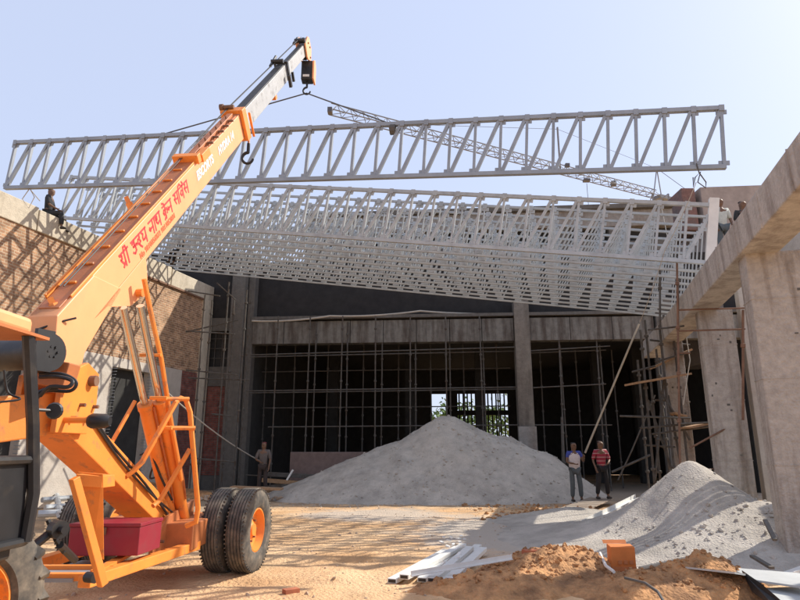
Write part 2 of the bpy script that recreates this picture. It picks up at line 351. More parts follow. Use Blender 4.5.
for i in range(900):
    x = random.uniform(-.6, 2.9); y = random.uniform(7.3, 8.9); h = gz(x, y, dirt_h1)
    if h > .1: sp.append((x, y, h, random.uniform(.012, .05)))
for i in range(350):
    x = random.uniform(2.4, 4.2); y = random.uniform(7.0, 8.1); h = gz(x, y, dirt_h2)
    if h > .1: sp.append((x, y, h, random.uniform(.012, .04)))
rubble('dirt_clods', sp, M['dirt'], 'brown clods of earth lying on the foreground dirt mounds', 'clods')

# ================================================================== BUILDING FRAME
TH = R(15.5); U = Vector((math.cos(TH), -math.sin(TH), 0)); V = Vector((math.sin(TH), math.cos(TH), 0)); Z = Vector((0, 0, 1))
O0 = Vector((-9.9, 16.4, 0))
def B(u, v, z): return O0+U*u+V*v+Z*z
TRL, ZL, ZR = 16.98, 8.1, 5.25

# ---- left wall: concrete coping over brick over rendered panels
lw = empty('brick_wall', B(-.3, 0, 0), 'tall brick wall with pale concrete coping striped by truss shadows', 'wall')
def lbox(u0, v0, z0, u1, v1, z1, name, mat, parent, bevel=0, local=False):
    if local:
        me = MB(); L_ = v1-v0; me.box(0, -(u1-u0), 0, L_, 0, z1-z0)   # x along the wall
        o = me.build(name, mat, None, bevel=bevel); o.rotation_euler = (0, 0, math.atan2(V.y, V.x)); p = B(u1-(u1-u0), v0, z0)
        o.location = p - (wloc(parent) if parent else Vector((0, 0, 0))); o.parent = parent; return o
    mb = MB(); mb.obox(B(u0, v0, z0), U*(u1-u0), V*(v1-v0), Z*(z1-z0)); return mb.build(name, mat, parent, bevel=bevel)
cuts = [(-9, -4.6), (-4.6, -.75), (-.75, 2.6), (2.6, 5.2), (5.2, 8.0)]
for i, (a, b) in enumerate(cuts): lbox(-.42, a+.01, 7.42, .06-.02*(i % 2), b-.01, 8.1-.05*((i+1) % 2), 'coping', M['coping'], lw, .02)
lbox(-.3, -9, 4.42, 0, 7.35, 7.415, 'brick_panel', M['brick'], lw, local=True)
lbox(-.12, 1.35, 7.36, .075, 7.3, 7.425, 'coping_edge_strip', M['rust'], lw)  # dark strip along the lower edge of the coping
lbox(-.3, 7.36, 0, .10, 7.95, 7.415, 'column', M['coping'], lw, .02)
# rendered panels with dark openings between them
pan = [(-9, -1.7), (-.3, 2.75), (4.6, 6.35)]
for a, b in pan: lbox(-.3, a, 0, .03, b, 4.415, 'rendered_panel', M['render'], lw, .015)
for a, b in ((-1.7, -.3), (2.75, 4.6)):
    lbox(-.3, a, 4.1, .02, b, 4.415, 'lintel', M['render'], lw, .01)
    mb = MB(); mb.obox(B(-.28, a, 0), U*.03, V*(b-a), Z*4.1); mb.build('opening_shade', M['dark'], lw)  # dark sheet stands in for the shade in the opening
    mb = MB()
    for k in range(40):
        z = .15+k*.1
        for vv in (a+.06, b-.06): mb.beam(B(-.05, vv, z), B(.13, vv+random.uniform(-.05, .05), z+random.uniform(-.01, .01)), .02, .02)
    mb.build('rebar', M['steel'], lw)
lbox(-.3, 6.36, 0, .0, 7.35, 4.415, 'brick_infill', M['brick_dark'], lw, local=True)
# block behind the wall so that it has a body and closes off the back
mb = MB(); mb.obox(B(-6, -9, 0), U*5.65, V*17, Z*7.2); mb.build('rear_block', M['grey_conc'], lw)

# ---- brick hall bay behind the left wall (seen between wall and columns)
FA = R(-4.5)                       # facade runs almost square to the camera
FU = Vector((math.cos(FA), math.sin(FA), 0)); FV = Vector((-math.sin(FA), math.cos(FA), 0)); FO = Vector((-6.0, 24.0, 0))
def F(u, v, z): return FO+FU*u+FV*v+Z*z
def fx(px, v=0):                   # facade u of a picture column
    k = (px-400)/FPX
    # solve (FO+FU*u+FV*v).x = k*c*Y  at the lintel height
    o_ = FO+FV*v; c = 1/math.cos(PITCH)*.985
    return (k*c*o_.y-o_.x)/(FU.x-k*c*FU.y)
hall = empty('hall_building', FO, 'unfinished concrete hall with a dark open front under the steel roof trusses', 'building')
def fbox(u0, v0, z0, u1, v1, z1, name, mat, parent=None, bevel=0):
    mb = MB(); mb.obox(F(u0, v0, z0), FU*(u1-u0), FV*(v1-v0), Z*(z1-z0)); return mb.build(name, mat, parent or hall, bevel=bevel)
UR = fx(700)
uA0, uA1 = fx(233), fx(253)
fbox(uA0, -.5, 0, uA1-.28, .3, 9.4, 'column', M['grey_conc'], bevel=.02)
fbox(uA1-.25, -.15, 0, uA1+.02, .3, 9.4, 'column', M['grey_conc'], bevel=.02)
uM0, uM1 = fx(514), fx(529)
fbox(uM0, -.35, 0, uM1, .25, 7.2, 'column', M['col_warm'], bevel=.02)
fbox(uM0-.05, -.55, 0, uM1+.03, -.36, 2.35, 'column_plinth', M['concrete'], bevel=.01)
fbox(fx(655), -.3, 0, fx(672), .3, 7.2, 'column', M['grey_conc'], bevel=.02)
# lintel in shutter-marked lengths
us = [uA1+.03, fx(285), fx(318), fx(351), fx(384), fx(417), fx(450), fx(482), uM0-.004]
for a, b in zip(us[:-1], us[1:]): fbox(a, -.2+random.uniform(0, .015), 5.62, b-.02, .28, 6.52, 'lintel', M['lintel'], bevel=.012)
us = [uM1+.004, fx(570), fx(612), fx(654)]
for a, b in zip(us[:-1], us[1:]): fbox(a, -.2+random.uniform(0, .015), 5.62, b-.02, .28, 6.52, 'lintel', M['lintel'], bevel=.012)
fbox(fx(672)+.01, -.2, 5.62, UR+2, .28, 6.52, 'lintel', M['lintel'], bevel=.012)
# storey over the lintel, recess shade put into its wall colour
fbox(uA1, .3, 6.53, UR+2, .6, 9.2, 'upper_wall', M['shaded_wall'])
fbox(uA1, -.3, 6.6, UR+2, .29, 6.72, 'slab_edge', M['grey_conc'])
# top storey seen through the trusses: concrete bands, row of openings
u0 = fx(300); UT = fx(690)
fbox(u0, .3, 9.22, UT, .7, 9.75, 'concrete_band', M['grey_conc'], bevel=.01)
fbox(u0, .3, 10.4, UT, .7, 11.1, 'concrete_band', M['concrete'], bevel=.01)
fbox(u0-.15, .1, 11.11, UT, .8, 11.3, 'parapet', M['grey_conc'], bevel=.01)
uu = u0
while uu < UT-.5:
    fbox(uu, .32, 9.76, uu+.5, .68, 10.39, 'pier', M['grey_conc']); uu += 2.1
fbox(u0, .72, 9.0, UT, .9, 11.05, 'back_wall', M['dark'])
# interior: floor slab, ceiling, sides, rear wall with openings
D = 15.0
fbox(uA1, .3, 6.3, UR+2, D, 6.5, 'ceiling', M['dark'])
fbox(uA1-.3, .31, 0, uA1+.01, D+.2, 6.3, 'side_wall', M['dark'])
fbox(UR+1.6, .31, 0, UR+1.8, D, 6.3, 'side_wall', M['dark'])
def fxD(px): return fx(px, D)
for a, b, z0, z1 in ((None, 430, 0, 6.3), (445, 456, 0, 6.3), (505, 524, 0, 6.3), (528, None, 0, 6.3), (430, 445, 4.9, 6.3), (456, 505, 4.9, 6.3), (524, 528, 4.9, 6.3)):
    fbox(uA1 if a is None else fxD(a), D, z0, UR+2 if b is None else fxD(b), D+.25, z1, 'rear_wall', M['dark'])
fbox(fxD(456), D-.1, 3.55, fxD(505), D-.01, 3.85, 'transom', M['dark'])
gr = MB()
for k in range(13): uk = fxD(457+k*4); gr.obox(F(uk, D+.05, 0), FU*.09, FV*.05, Z*4.9)
gr.build('window_grille', M['dark'], hall)
for px in (330, 405, 474, 590, 630):
    fbox(fx(px, 6), 6, 0, fx(px, 6)+.45, 6.45, 6.3, 'interior_column', M['dark'])
# left bay of the hall: brick, recessed dark windows
bay = empty('brick_annex', F(uA0-2.2, 0, 0), 'dark brick annex with barred windows between the tall wall and the hall columns', 'building')
uL = fx(186)
fbox(uL-1.5, .0, 0, uA0-.005, .3, .55, 'plinth', M['grey_conc'], bay)
mb = MB(); mb.box(0, 0, 0, uA0-uL+1.5, .28, 3.4); o = mb.build('brick_wall_panel', M['brick_dark'], None); o.rotation_euler = (0, 0, FA); o.location = F(uL-1.5, .01, .56)-wloc(bay); o.parent = bay
fbox(uL-1.5, -.03, 3.97, uA0-.005, .3, 4.75, 'concrete_band', M['grey_conc'], bay)
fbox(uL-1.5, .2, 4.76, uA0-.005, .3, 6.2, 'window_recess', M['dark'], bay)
w_ = MB()
for k in range(9): w_.obox(F(uL-.3+k*.3, .1, 4.76), FU*.03, FV*.03, Z*1.44)
for zz in (5.1, 5.5, 5.9): w_.obox(F(uL-.5, .1, zz), FU*(uA0-uL+.4), FV*.02, Z*.03)
w_.build('window_bars', M['scaf'], bay)
fbox(uL-1.5, -.05, 6.21, uA0-.005, .3, 6.75, 'concrete_band', M['grey_conc'], bay)
fbox(uL-3.5, .05, 6.76, uA0-.005, .3, 9.6, 'upper_brick', M['shaded_wall'], bay)
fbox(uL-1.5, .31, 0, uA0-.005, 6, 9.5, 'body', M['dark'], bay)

# ---- right colonnade: one raking ring beam on slab pillars with haunches
cf = empty('concrete_colonnade', B(16.8, -3, 0), 'massive weathered concrete beam on broad pillars along the right side', 'colonnade')
ub = 16.56; ZB = 4.98
def cbeam():
    mb = MB(); n = 36
    top, bot, outr = [], [], []
    vs = np.linspace(-7.5, 8, n)
    for v in vs:
        du = -.0035*(v-1)**2*(1 if v > 1 else .0)
        top.append(B(ub+du, v, ZB-.0)); bot.append(B(ub+du+.02, v, ZB-.52))
    W_ = .55
    pts = []
    for t, b in zip(top, bot): pts += [t, t+U*W_, b+U*W_, b]
    fs = []
    for i in range(n-1):
        a = i*4; c = a+4
        for j in range(4): fs.append((a+j, a+(j+1) % 4, c+(j+1) % 4, c+j))
    fs += [(0, 1, 2, 3), (4*n-1, 4*n-2, 4*n-3, 4*n-4)]
    mb.add(pts, fs); return mb.build('ring_beam', M['beam'], cf, bevel=.02)
cbeam()
for k in range(11):
    v = -5.8+k*1.22; mb = MB(); mb.obox(B(ub-.005, v, ZB-.53), U*.03, V*.014, Z*.535); mb.build('form_joint', M['beam'], cf)
PV = [-9.1, -3.35, .75, 4.9]
for v, ins, wd in zip(PV, (0, .10, .20, .04), (.86, .9, .66, .5)):
    # pillar: broad towards the camera, set back under the beam
    mb = MB(); mb.obox(B(ub+ins, v, -.3), U*wd, V*.42, Z*(ZB-.50+.3)); mb.build('pillar', M['pillar'], cf, bevel=.02)
    for zz in (1.35, 2.55, 3.72): mb = MB(); mb.obox(B(ub+ins-.006, v-.006, zz+random.uniform(-.03, .03)), U*(wd+.012), V*.432, Z*.016); mb.build('form_joint', M['pillar'], cf)
    for _ in range(9):
        uu_ = ins+random.uniform(.05, wd-.1); zz = random.uniform(.6, 4.3); mb = MB(); mb.obox(B(ub+uu_, v-.004, zz), U*random.uniform(.02, .06), V*.01, Z*random.uniform(.02, .05)); mb.build('mortar_patch', M['grey_conc'], cf)
    mb = MB(); mb.obox(B(ub+1.04, v+.12, -.3), U*.10, V*.3, Z*(ZR+.2)); mb.build('corner_strip', M['render'], cf, bevel=.01)
# second frame line further right, mostly hidden
for v in (-3.0, 1.0):
    mb = MB(); mb.obox(B(ub+3.2, v, -.3), U*.4, V*.4, Z*4.6); mb.build('rear_post', M['render'], cf)

for (y0, y1, z0, z1) in ((8.2, 11.7, -.3, 4.35), (13.5, 15.0, -.3, 5.0), (13.5, 14.7, 5.0, 7.2)):  # unseen wall blocks added and shaped to shade the gravel heap
    mb = MB(); mb.box(9.6, y0, z0, 9.85, y1, z1); mb.build('shade_blocker', M['render'], cf)
mb = MB(); mb.box(7.9, 14.2, 6.07, 9.59, 15.4, 6.22); mb.build('platform', M['concrete'], cf)
for x_ in (8.0, 9.3):
    mb = MB(); mb.box(x_, 14.9, -.3, x_+.25, 15.15, 6.07); mb.build('platform_post', M['concrete'], cf)
# ---- pink rooftop block, top right
pk = empty('rooftop_block', PY(740, 215, 23.2), 'pinkish rendered rooftop block with an exposed red brick corner behind the trusses', 'building')
def pyb(px0, py0, px1, py1, Y, dep, name, mat, parent, bev=.02):
    a = PY(px0, py0, Y); b = PY(px1, py1, Y); mb = MB(); mb.box(min(a.x, b.x), Y, min(a.z, b.z), max(a.x, b.x), Y+dep, max(a.z, b.z)); return mb.build(name, mat, parent, bevel=bev)
a = PY(700, 187, 23.2); b = PY(860, 178, 23.2)
mb = MB(); mb.hexa([(a.x, 23.2, 5), (b.x, 23.2, 5), (b.x, 27, 5), (a.x, 27, 5), (a.x, 23.2, a.z), (b.x, 23.2, a.z+.25), (b.x, 27, a.z+.25), (a.x, 27, a.z)]); mb.build('rendered_wall', M['pink'], pk, bevel=.03)
o = pyb(681, 188, 699.7, 230, 23.3, 2, 'brick_corner', pmat('muted_brick', (.19, .105, .09), .9, var=.25, vscale=9, tint=(.13,.10,.09), tscale=2), pk)

# ================================================================== TREES AND STREET seen through the hall
def tree(loc, h, r, label, n=900):
    root = empty('tree', loc, label, 'tree')
    mb = MB(); mb.tube([Vector(loc), Vector(loc)+Vector((.1, 0, h*.3)), Vector(loc)+Vector((.25, .1, h*.62))], .2, 8, .07); mb.build('trunk', M['bark'], root, True)
    mb = MB(); cs = [Vector((random.gauss(0, r*.45), random.gauss(0, r*.45), h*.62+random.gauss(0, r*.35))) for _ in range(14)]
    for i in range(n):
        c = random.choice(cs)+Vector([random.gauss(0, r*.22) for _ in range(3)])+Vector(loc); a = Vector([random.gauss(0, 1) for _ in range(3)]).normalized(); b = a.orthogonal().normalized(); s = random.uniform(.12, .3)
        c2 = a.cross(b)*s; b = b*s*.6; mb.add([c-b, c+c2, c+b, c-c2], [(0, 1, 2, 3)])
    mb.build('crown', M['leaf'], root, fixn=False)
tree((4.6, 56, 0), 6.5, 2.6, 'green tree in sunlight seen through the grilled rear opening, left one')
tree((8.3, 60, 0), 6.5, 2.8, 'green tree in sunlight seen through the grilled rear opening, right one')
bw = MB(); bw.box(1.5, 62, 0, 16, 62.4, 2.0); tag(bw.build('boundary_wall', M['render']), 'pale boundary wall beyond the rear opening of the hall', 'wall')

# ================================================================== TRUSSES
def make_truss(L, H, n, steel, chord=(.09, .085), web=.055):
    """local frame: x along, z up, origin at the lower left end"""
    root = empty('roof_truss')
    kids = []
    def part(mb, name, dx=0, dz=0):
        o = mb.build(name, steel, root, world=False); kids.append(o); return o
    cw, ch = chord
    def chord_mb(z, flip):
        m_ = MB(); m_.box(0, -cw/2, -ch/2, L, cw/2, ch/2)
        return m_
    part(chord_mb(0, 1), 'bottom_chord')
    t = part(chord_mb(0, -1), 'top_chord'); t.location = (0, 0, H)
    sp = L/n
    v0 = MB(); v0.box(-web/2, -web*.6, .045, web/2, web*.6, H-.045); v0.box(-.1, -.012, .04, .1, .012, .13); v0.box(-.1, -.012, H-.13, .1, .012, H-.04)
    v0.box(-.05,-cw*.56,H-.075,.05,cw*.56,H+.055)
    vm = part(v0, 'web_post'); vm.location = (web/2, 0, 0)
    for i in range(1, n+1):
        c = vm.copy(); COL.objects.link(c); c.parent = root; c.location = (min(i*sp, L-web/2), 0, 0); kids.append(c)
    d0 = MB(); d0.beam((.05, 0, .05), (sp-.05, 0, H-.05), web*1.2, web*1.25, up=(0, 1, 0))
    dm = part(d0, 'web_diagonal')
    for i in range(1, n):
        c = dm.copy(); COL.objects.link(c); c.parent = root; c.location = (i*sp, 0, 0); kids.append(c)
    KIDS[root.name] = kids
    return root
def place(root, a, b):
    d = (b-a); yaw = math.atan2(d.y, d.x); pit = -math.atan2(d.z, math.hypot(d.x, d.y))
    root.location = a; root.rotation_euler = (0, pit, yaw)
# lifted truss
La = P(5, 188, 15.4); Lb = P(726, 167, 11.7)
lift = make_truss((Lb-La).length, 1.27, 31, M['steel'], (.10, .085), .06); place(lift, La, Lb)
tag(lift, 'long grey steel lattice truss hoisted in the air above the roof by the crane', 'truss'); lift.name = 'lifted_truss'
KIDS['lifted_truss'] = KIDS['roof_truss']
LDIR = (Lb-La).normalized()
# installed trusses
vs_ = [0, .68, 1.25, 1.78, 2.3, 2.83, 3.35, 3.86, 4.38, 4.9, 5.42]
zo = [0]*12
ordn = ['nearest, first', 'second', 'third', 'fourth', 'fifth', 'sixth', 'seventh', 'eighth', 'ninth', 'tenth', 'last and farthest']
proto = None
for i, v in enumerate(vs_):
    a = B(0, v, ZL); b = B(TRL, v, ZR+.05)
    if i == 0:
        t = make_truss((b-a).length, 1.27, 31, M['steel_light'], (.075, .08), .05)
    elif i == 1: proto = t = make_truss((b-a).length, 1.27, 31, M['steel_light'], (.052, .054), .031)
        # end post of the truss, a deep white box
    else: t = copy_tree(proto)
    place(t, a, b)
    tag(t, 'sloping pale steel roof truss of the packed row, %s from the camera' % ordn[i], 'roof truss', 'roof trusses packed in a row under the hoisted one')
    if i == 0:
        ep = MB(); ep.box((b-a).length-.14, -.06, -.05, (b-a).length+.05, .06, 1.42); e = ep.build('end_post', M['white'], t, world=False); KIDS[t.name].append(e)
# purlins lying behind (far pipes on top)
# steel bearing posts/pipes: long pipes laid across below the trusses
for k, (pa, pb, lab) in enumerate([((168, 235), (186, 243), 'short steel pipe end resting on the wall top beside the crane boom, upper'), ((165, 160), (178, 166), 'x')]): pass

# ================================================================== TOWER CRANE far behind
tcA = P(331, 112, 46); tcB = P(657, 197, 61.5)
tc = empty('tower_crane', (tcB.x, tcB.y, 0), 'distant tower crane with a long lattice jib reaching over the building', 'tower crane')
def lattice(p0, p1, w, n, r, name, parent, tri=True):
    mb = MB(); d, s, u = frame(p0, p1); hgt = w*.9
    def cs(t, ta=1): p = p0.lerp(p1, t); return [p-s*w/2*ta, p+s*w/2*ta, p+u*hgt*ta]
    prev = None
    for c in range(3): mb.tube([cs(0)[c], cs(1)[c]], r, 5)
    for i in range(n):
        a = cs(i/n); b = cs((i+1)/n); m_ = cs((i+.5)/n)
        for c in (0, 1): mb.tube([a[c], m_[2]], r*.6, 4); mb.tube([m_[2], b[c]], r*.6, 4)
        mb.tube([a[0], b[1]], r*.6, 4)
    return mb.build(name, M['hazed_steel'], parent)
lattice(tcB, tcA, .85, 34, .05, 'jib', tc)
jd = (tcA-tcB).normalized()
mb = MB(); 
for dx in (-.8, .8):
    for dy in (-.8, .8): mb.tube([(tcB.x+dx, tcB.y+dy, 0), (tcB.x+dx, tcB.y+dy, tcB.z)], .09, 5)
nn = 22
for i in range(nn):
    z0 = tcB.z*i/nn; z1 = tcB.z*(i+1)/nn
    c = [(-.8, -.8), (.8, -.8), (.8, .8), (-.8, .8)]
    for k in range(4):
        a_, b_ = c[k], c[(k+1) % 4]; mb.tube([(tcB.x+a_[0], tcB.y+a_[1], z0), (tcB.x+b_[0], tcB.y+b_[1], z1)], .05, 4)
mb.build('mast', M['hazed_steel'], tc)
apx = tcB+Vector((.3, 0, 3.2))
mb = MB(); mb.tube([tcB-jd*.7, apx], .06, 5); mb.tube([tcB+jd*.5, apx], .06, 5); mb.build('tower_head', M['hazed_steel'], tc)
mb = MB(); kp = tcB.lerp(tcA, .36); mb.tube([kp, kp+Vector((0, 0, 4.6))], .09, 5); mb.build('king_post', M['hazed_steel'], tc)
mb = MB(); top = kp+Vector((0, 0, 4.4)); mb.tube([apx, top], .02, 4); mb.tube([top, tcB.lerp(tcA, .80)+Z*.8], .02, 4); mb.tube([apx, tcB-jd*9+Z*.2], .035, 4); mb.build('stay_cable', M['rope'], tc)
mb = MB(); mb.beam(tcB, tcB-jd*9, .9, .35); mb.beam(tcB-jd*9+Vector((0, 0, -1.0)), tcB-jd*7.5+Vector((0, 0, -1)), 1.2, 1.8); mb.build('counter_jib', M['hazed_steel'], tc)
mb = MB(); kk = tcB.lerp(tcA, .27); mb.box(kk.x-.3, kk.y-.25, kk.z-.3, kk.x+.3, kk.y+.25, kk.z-.08); mb.build('trolley', M['far_dark'], tc); mb = MB(); kk2 = tcB.lerp(tcA, .17); mb.box(kk2.x-.22, kk2.y-.2, kk2.z, kk2.x+.22, kk2.y+.2, kk2.z+.45); mb.build('winch', M['far_dark'], tc); mb = MB(); kk3 = tcA; mb.box(kk3.x-.25, kk3.y-.25, kk3.z-.1, kk3.x+.1, kk3.y+.25, kk3.z+.3); mb.build('jib_tip', M['far_dark'], tc); mb = MB()
kk4 = tcB.lerp(tcA, .335); mb.box(kk4.x-.2, kk4.y-.2, kk4.z+.7, kk4.x+.2, kk4.y+.2, kk4.z+1.0); mb.build('winch', M['far_dark'], tc)
mb = MB(); mb.tube([kk-Z*.5, kk-Z*4.5], .025, 4); mb.box(kk.x-.25, kk.y-.2, kk.z-5.0, kk.x+.25, kk.y+.2, kk.z-4.4); mb.build('hoist_rope', M['rope'], tc)

# ================================================================== MOBILE CRANE
cr = empty('mobile_crane', (-3.2, 7.0, 0), 'orange pick and carry mobile crane with its telescopic boom raised over the site', 'mobile crane')
BP = Vector((-3.0, 5.2, 2.8)); BD = Vector((.35, 3.68, 4.13)); BL = BD.length; d = BD.normalized()
hd = Vector((d.x, d.y, 0)).normalized(); wv = Vector((-hd.y, hd.x, 0))      # wv: to the left of the boom
q = (hd*d.z-Z*math.hypot(d.x, d.y)).normalized()                              # down-forward, across the side plate
def bm_(k, a, b): return BP+d*(BL*k)+q*a+wv*b      # k along (1 = collar), a down the side plate, b to the left
def bbox(k0, k1, a0, a1, b0, b1, name, mat, parent=cr, bevel=.006):
    mb = MB(); mb.obox(bm_(k0, a0, b0), d*(BL*(k1-k0)), q*(a1-a0), wv*(b1-b0)); return mb.build(name, mat, parent, bevel=bevel)
BH, BW = .395, .26
boom = bbox(-.02, 1.0, 0, BH, 0, BW, 'boom', M['salmon'], bevel=.008)
# rails on the back of the boom
bbox(.03, .62, -.03, .0, 0.0, .015, 'top_flange', M['orange']); bbox(.03, .62, -.045, .0, BW-.02, BW+.0, 'top_flange', M['orange'])
bbox(.0, 1.0, -.012, -.001, .03, BW-.03, 'back_plate', M['orange_dirty'])
for k in range(9):
    kk = .07+k*.062; bbox(kk, kk+.005, -.034, -.013, .08, BW-.06, 'stiffener', M['orange'])
bbox(.66, .98, -.06, -.013, .07, .16, 'guide_rail', M['orange_dirty']); bbox(.62, .64, -.1, .02, -.05, BW+.05, 'rope_guide', M['orange'])
bbox(.645, .70, -.06, .05, -.06, .05, 'rope_guide', M['orange'])
for k in range(6):
    mb = MB(); mb.tube([bm_(.70+k*.045, -.03, -.03), bm_(.70+k*.045, -.03, .06)], .018, 6); mb.tube([bm_(.705+k*.045, -.1, .09), bm_(.705+k*.045, -.0, .09)], .014, 6); mb.build('bolt', M['rust'], cr)
# collar
mb = MB(); mb.obox(bm_(1.0, -.07, -.06), d*.20, q*(BH+.13), wv*.06); mb.obox(bm_(1.0, -.07, BW), d*.20, q*(BH+.13), wv*.06); mb.obox(bm_(1.0, -.07, 0), d*.2, q*.068, wv*BW); mb.obox(bm_(1.0, BH+.002, 0), d*.2, q*.058, wv*BW)
mb.obox(bm_(1.045, .05, -.10), d*.03, q*.42, wv*.04)
collar = mb.build('boom_collar', M['orange'], cr, bevel=.01)
mb = MB(); mb.lathe(bm_(1.02, -.1, BW+.02), wv, [(0, 0), (0, .055), (.06, .055), (.06, 0)], 16); mb.lathe(bm_(1.02, -.1, BW*.4), wv, [(0, 0), (0, .035), (.2, .035), (.2, 0)], 12); mb.build('rope_roller', M['rust'], cr, True)
# inner sections
bbox(.98, 1.66, .035, BH-.03, .03, BW-.03, 'inner_boom', M['boom_grey'])
bbox(1.04, 1.64, .02, .034, .05, BW-.05, 'grease_strip', M['grease'])
bbox(1.60, 2.06, .07, BH-.065, .055, BW-.055, 'outer_boom', M['boom_grey']); bbox(1.68, 2.04, .056, .069, .07, BW-.07, 'grease_strip', M['grease'])
mb = MB(); mb.obox(bm_(1.64, .0, -.02), d*.10, q*(BH), wv*.03); mb.obox(bm_(1.64, 0, BW-.01), d*.1, q*BH, wv*.03); mb.obox(bm_(1.64, -.03, -.02), d*.1, q*.05, wv*(BW+.04)); mb.obox(bm_(1.60, .22, -.09), d*.09, q*.24, wv*.06); mb.obox(bm_(1.67, .24, -.07), d*.06, q*.20, wv*.05)
mb.tube([bm_(1.60, -.09, .0), bm_(1.60, -.09, BW)], .045, 8); mb.tube([bm_(1.56, -.05, BW*.9), bm_(1.66, -.12, BW*.9)], .03, 6); mb.build('section_collar', M['black'], cr)
mb = MB(); mb.obox(bm_(1.44, BH-.03, .05), d*.12, q*.1, wv*.08); mb.build('rope_lug', M['orange'], cr)
# boom head: two orange cheeks, sheaves
hp = bm_(2.08, .12, BW*.5)
for b in (.0, BW-.04):
    poly = [bm_(2.02, .03, b), bm_(2.085, -.06, b), bm_(2.11, .0, b), bm_(2.12, .30, b), bm_(2.08, .52, b), bm_(2.03, .42, b), bm_(2.02, .34, b)]
    mb = MB(); mb.prism(poly, wv*.035); ck = mb.build('boom_head', M['salmon'], cr, bevel=.004)
for a, k in ((.06, 2.085), (.38, 2.075)):
    mb = MB(); mb.lathe(bm_(k, a, .05), wv, [(0, 0), (0, .10), (.03, .085), (.06, .10), (.1, .10), (.13, .085), (.16, .1), (.16, 0)], 20); mb.build('sheave', M['black'], cr, True)
mb = MB(); 
for k_, a_ in ((2.07, .08), (2.09, .2), (2.07, .42)): mb.tube([bm_(k_, a_, -.02), bm_(k_, a_, .05)], .022, 8)
mb.build('sheave_pin', M['rust'], cr)
mb = MB(); mb.tube([bm_(2.02, -.04, BW), bm_(2.02, -.04, 0)], .05, 8); mb.tube([bm_(1.98, -.02, BW*.9), bm_(2.06, -.05, BW*.9)], .04, 6); mb.build('limit_switch', M['black'], cr)
# hoist rope along the boom back
mb = MB(); mb.tube([bm_(.05, -.06, .12), bm_(1.0, -.085, .2), bm_(2.08, -.06, .16)], .007, 5); mb.tube([bm_(.05, -.06, .16), bm_(1.0, -.085, .22), bm_(2.0, -.05, .2)], .006, 5); mb.build('hoist_rope', M['grease'], cr)
# hook block under the head
hb = P(311, 66, 14.5); hs = bm_(2.085, .42, BW*.5); hb = Vector((hs.x+.06, hs.y, hs.z-.40))
mb = MB(); mb.box(hb.x-.14, hb.y-.12, hb.z-.30, hb.x+.14, hb.y+.12, hb.z+.22); blk = mb.build('hook_block', M['black'], cr, bevel=.02)
mb = MB(); mb.prism([(hb.x+.145, hb.y-.15, hb.z-.30), (hb.x+.145, hb.y+.15, hb.z-.30), (hb.x+.145, hb.y+.17, hb.z+.18), (hb.x+.145, hb.y, hb.z+.30), (hb.x+.145, hb.y-.17, hb.z+.18)], (.04, 0, 0)); mb.build('block_cheek', M['salmon'], blk)
mb = MB()
for dx in (-.08, -.02, .05, .1): mb.tube([(hb.x+dx, hb.y, hb.z+.2), (hs.x+dx*.8, hs.y, hs.z)], .012, 5)
mb.build('hoist_rope', M['grease'], cr)
mb = MB(); mb.box(hb.x-.09, hb.y-.135, hb.z-.24, hb.x+.07, hb.y-.121, hb.z-.18); mb.build('warning_plate', M['white'], blk)
def hook(c, s, name, parent, mat=M['black'], n=14):
    mb = MB(); pts = [c, c+Vector((0, 0, -1.0*s))]
    for i in range(n+1):
        a = math.pi*.5-i/n*math.pi*1.45; pts.append(c+Vector((math.cos(a)*s*.55*-1, 0, -1.6*s+math.sin(a)*s*.6)))
    mb.tube(pts, s*.17, 8, s*.12); return mb.build(name, mat, parent, True)
hk = Vector((hb.x, hb.y, hb.z-.30)); hook(hk, .16, 'hook', blk)
HOOKPT = hk+Vector((0, 0, -.32))
# spare hook hanging from collar
c0 = bm_(1.05, BH+.03, .0); mb = MB(); mb.tube([c0, c0+Z*-.3], .02, 6); mb.build('hook_link', M['orange_dirty'], cr)
hook(c0+Vector((0, 0, -.18)), .17, 'spare_hook', cr)
# gusset plate under the boom for the lift rams
for b in (-.012, BW-.02):
    poly = [bm_(.04, BH-.06, b), bm_(.10, BH-.02, b), bm_(.165, BH+.22, b), bm_(.20, BH+.26, b), bm_(.25, BH+.18, b), bm_(.275, BH-.06, b)]
    mb = MB(); mb.prism(poly, wv*.03); mb.build('ram_gusset', M['salmon'], cr, bevel=.004)
mb = MB(); mb.tube([bm_(.20, BH+.18, -.08), bm_(.20, BH+.18, BW+.06)], .045, 10); mb.build('ram_pin', M['orange'], cr)
# boom foot: drops to the pivot
foot = [bm_(-.02, 0, 0), bm_(.10, 0, 0), bm_(.16, BH-.02, 0), P(88, 353, 5.62), P(84, 384, 5.5), P(71, 392, 5.3), P(60, 384, 5.15)]
foot = [Vector(p) for p in foot]; 
# flatten onto the boom's side plane
foot = [p-wv*((p-BP).dot(wv))-wv*.012 for p in foot]
mb = MB(); mb.prism(foot, wv*(BW+.02)); mb.build('boom_foot', M['salmon'], cr, bevel=.01)
mb = MB(); mb.beam(P(42, 372, 5.1), P(72, 377, 5.1), .2, .22); mb.build('pivot_block', M['orange_dirty'], cr, bevel=.01)
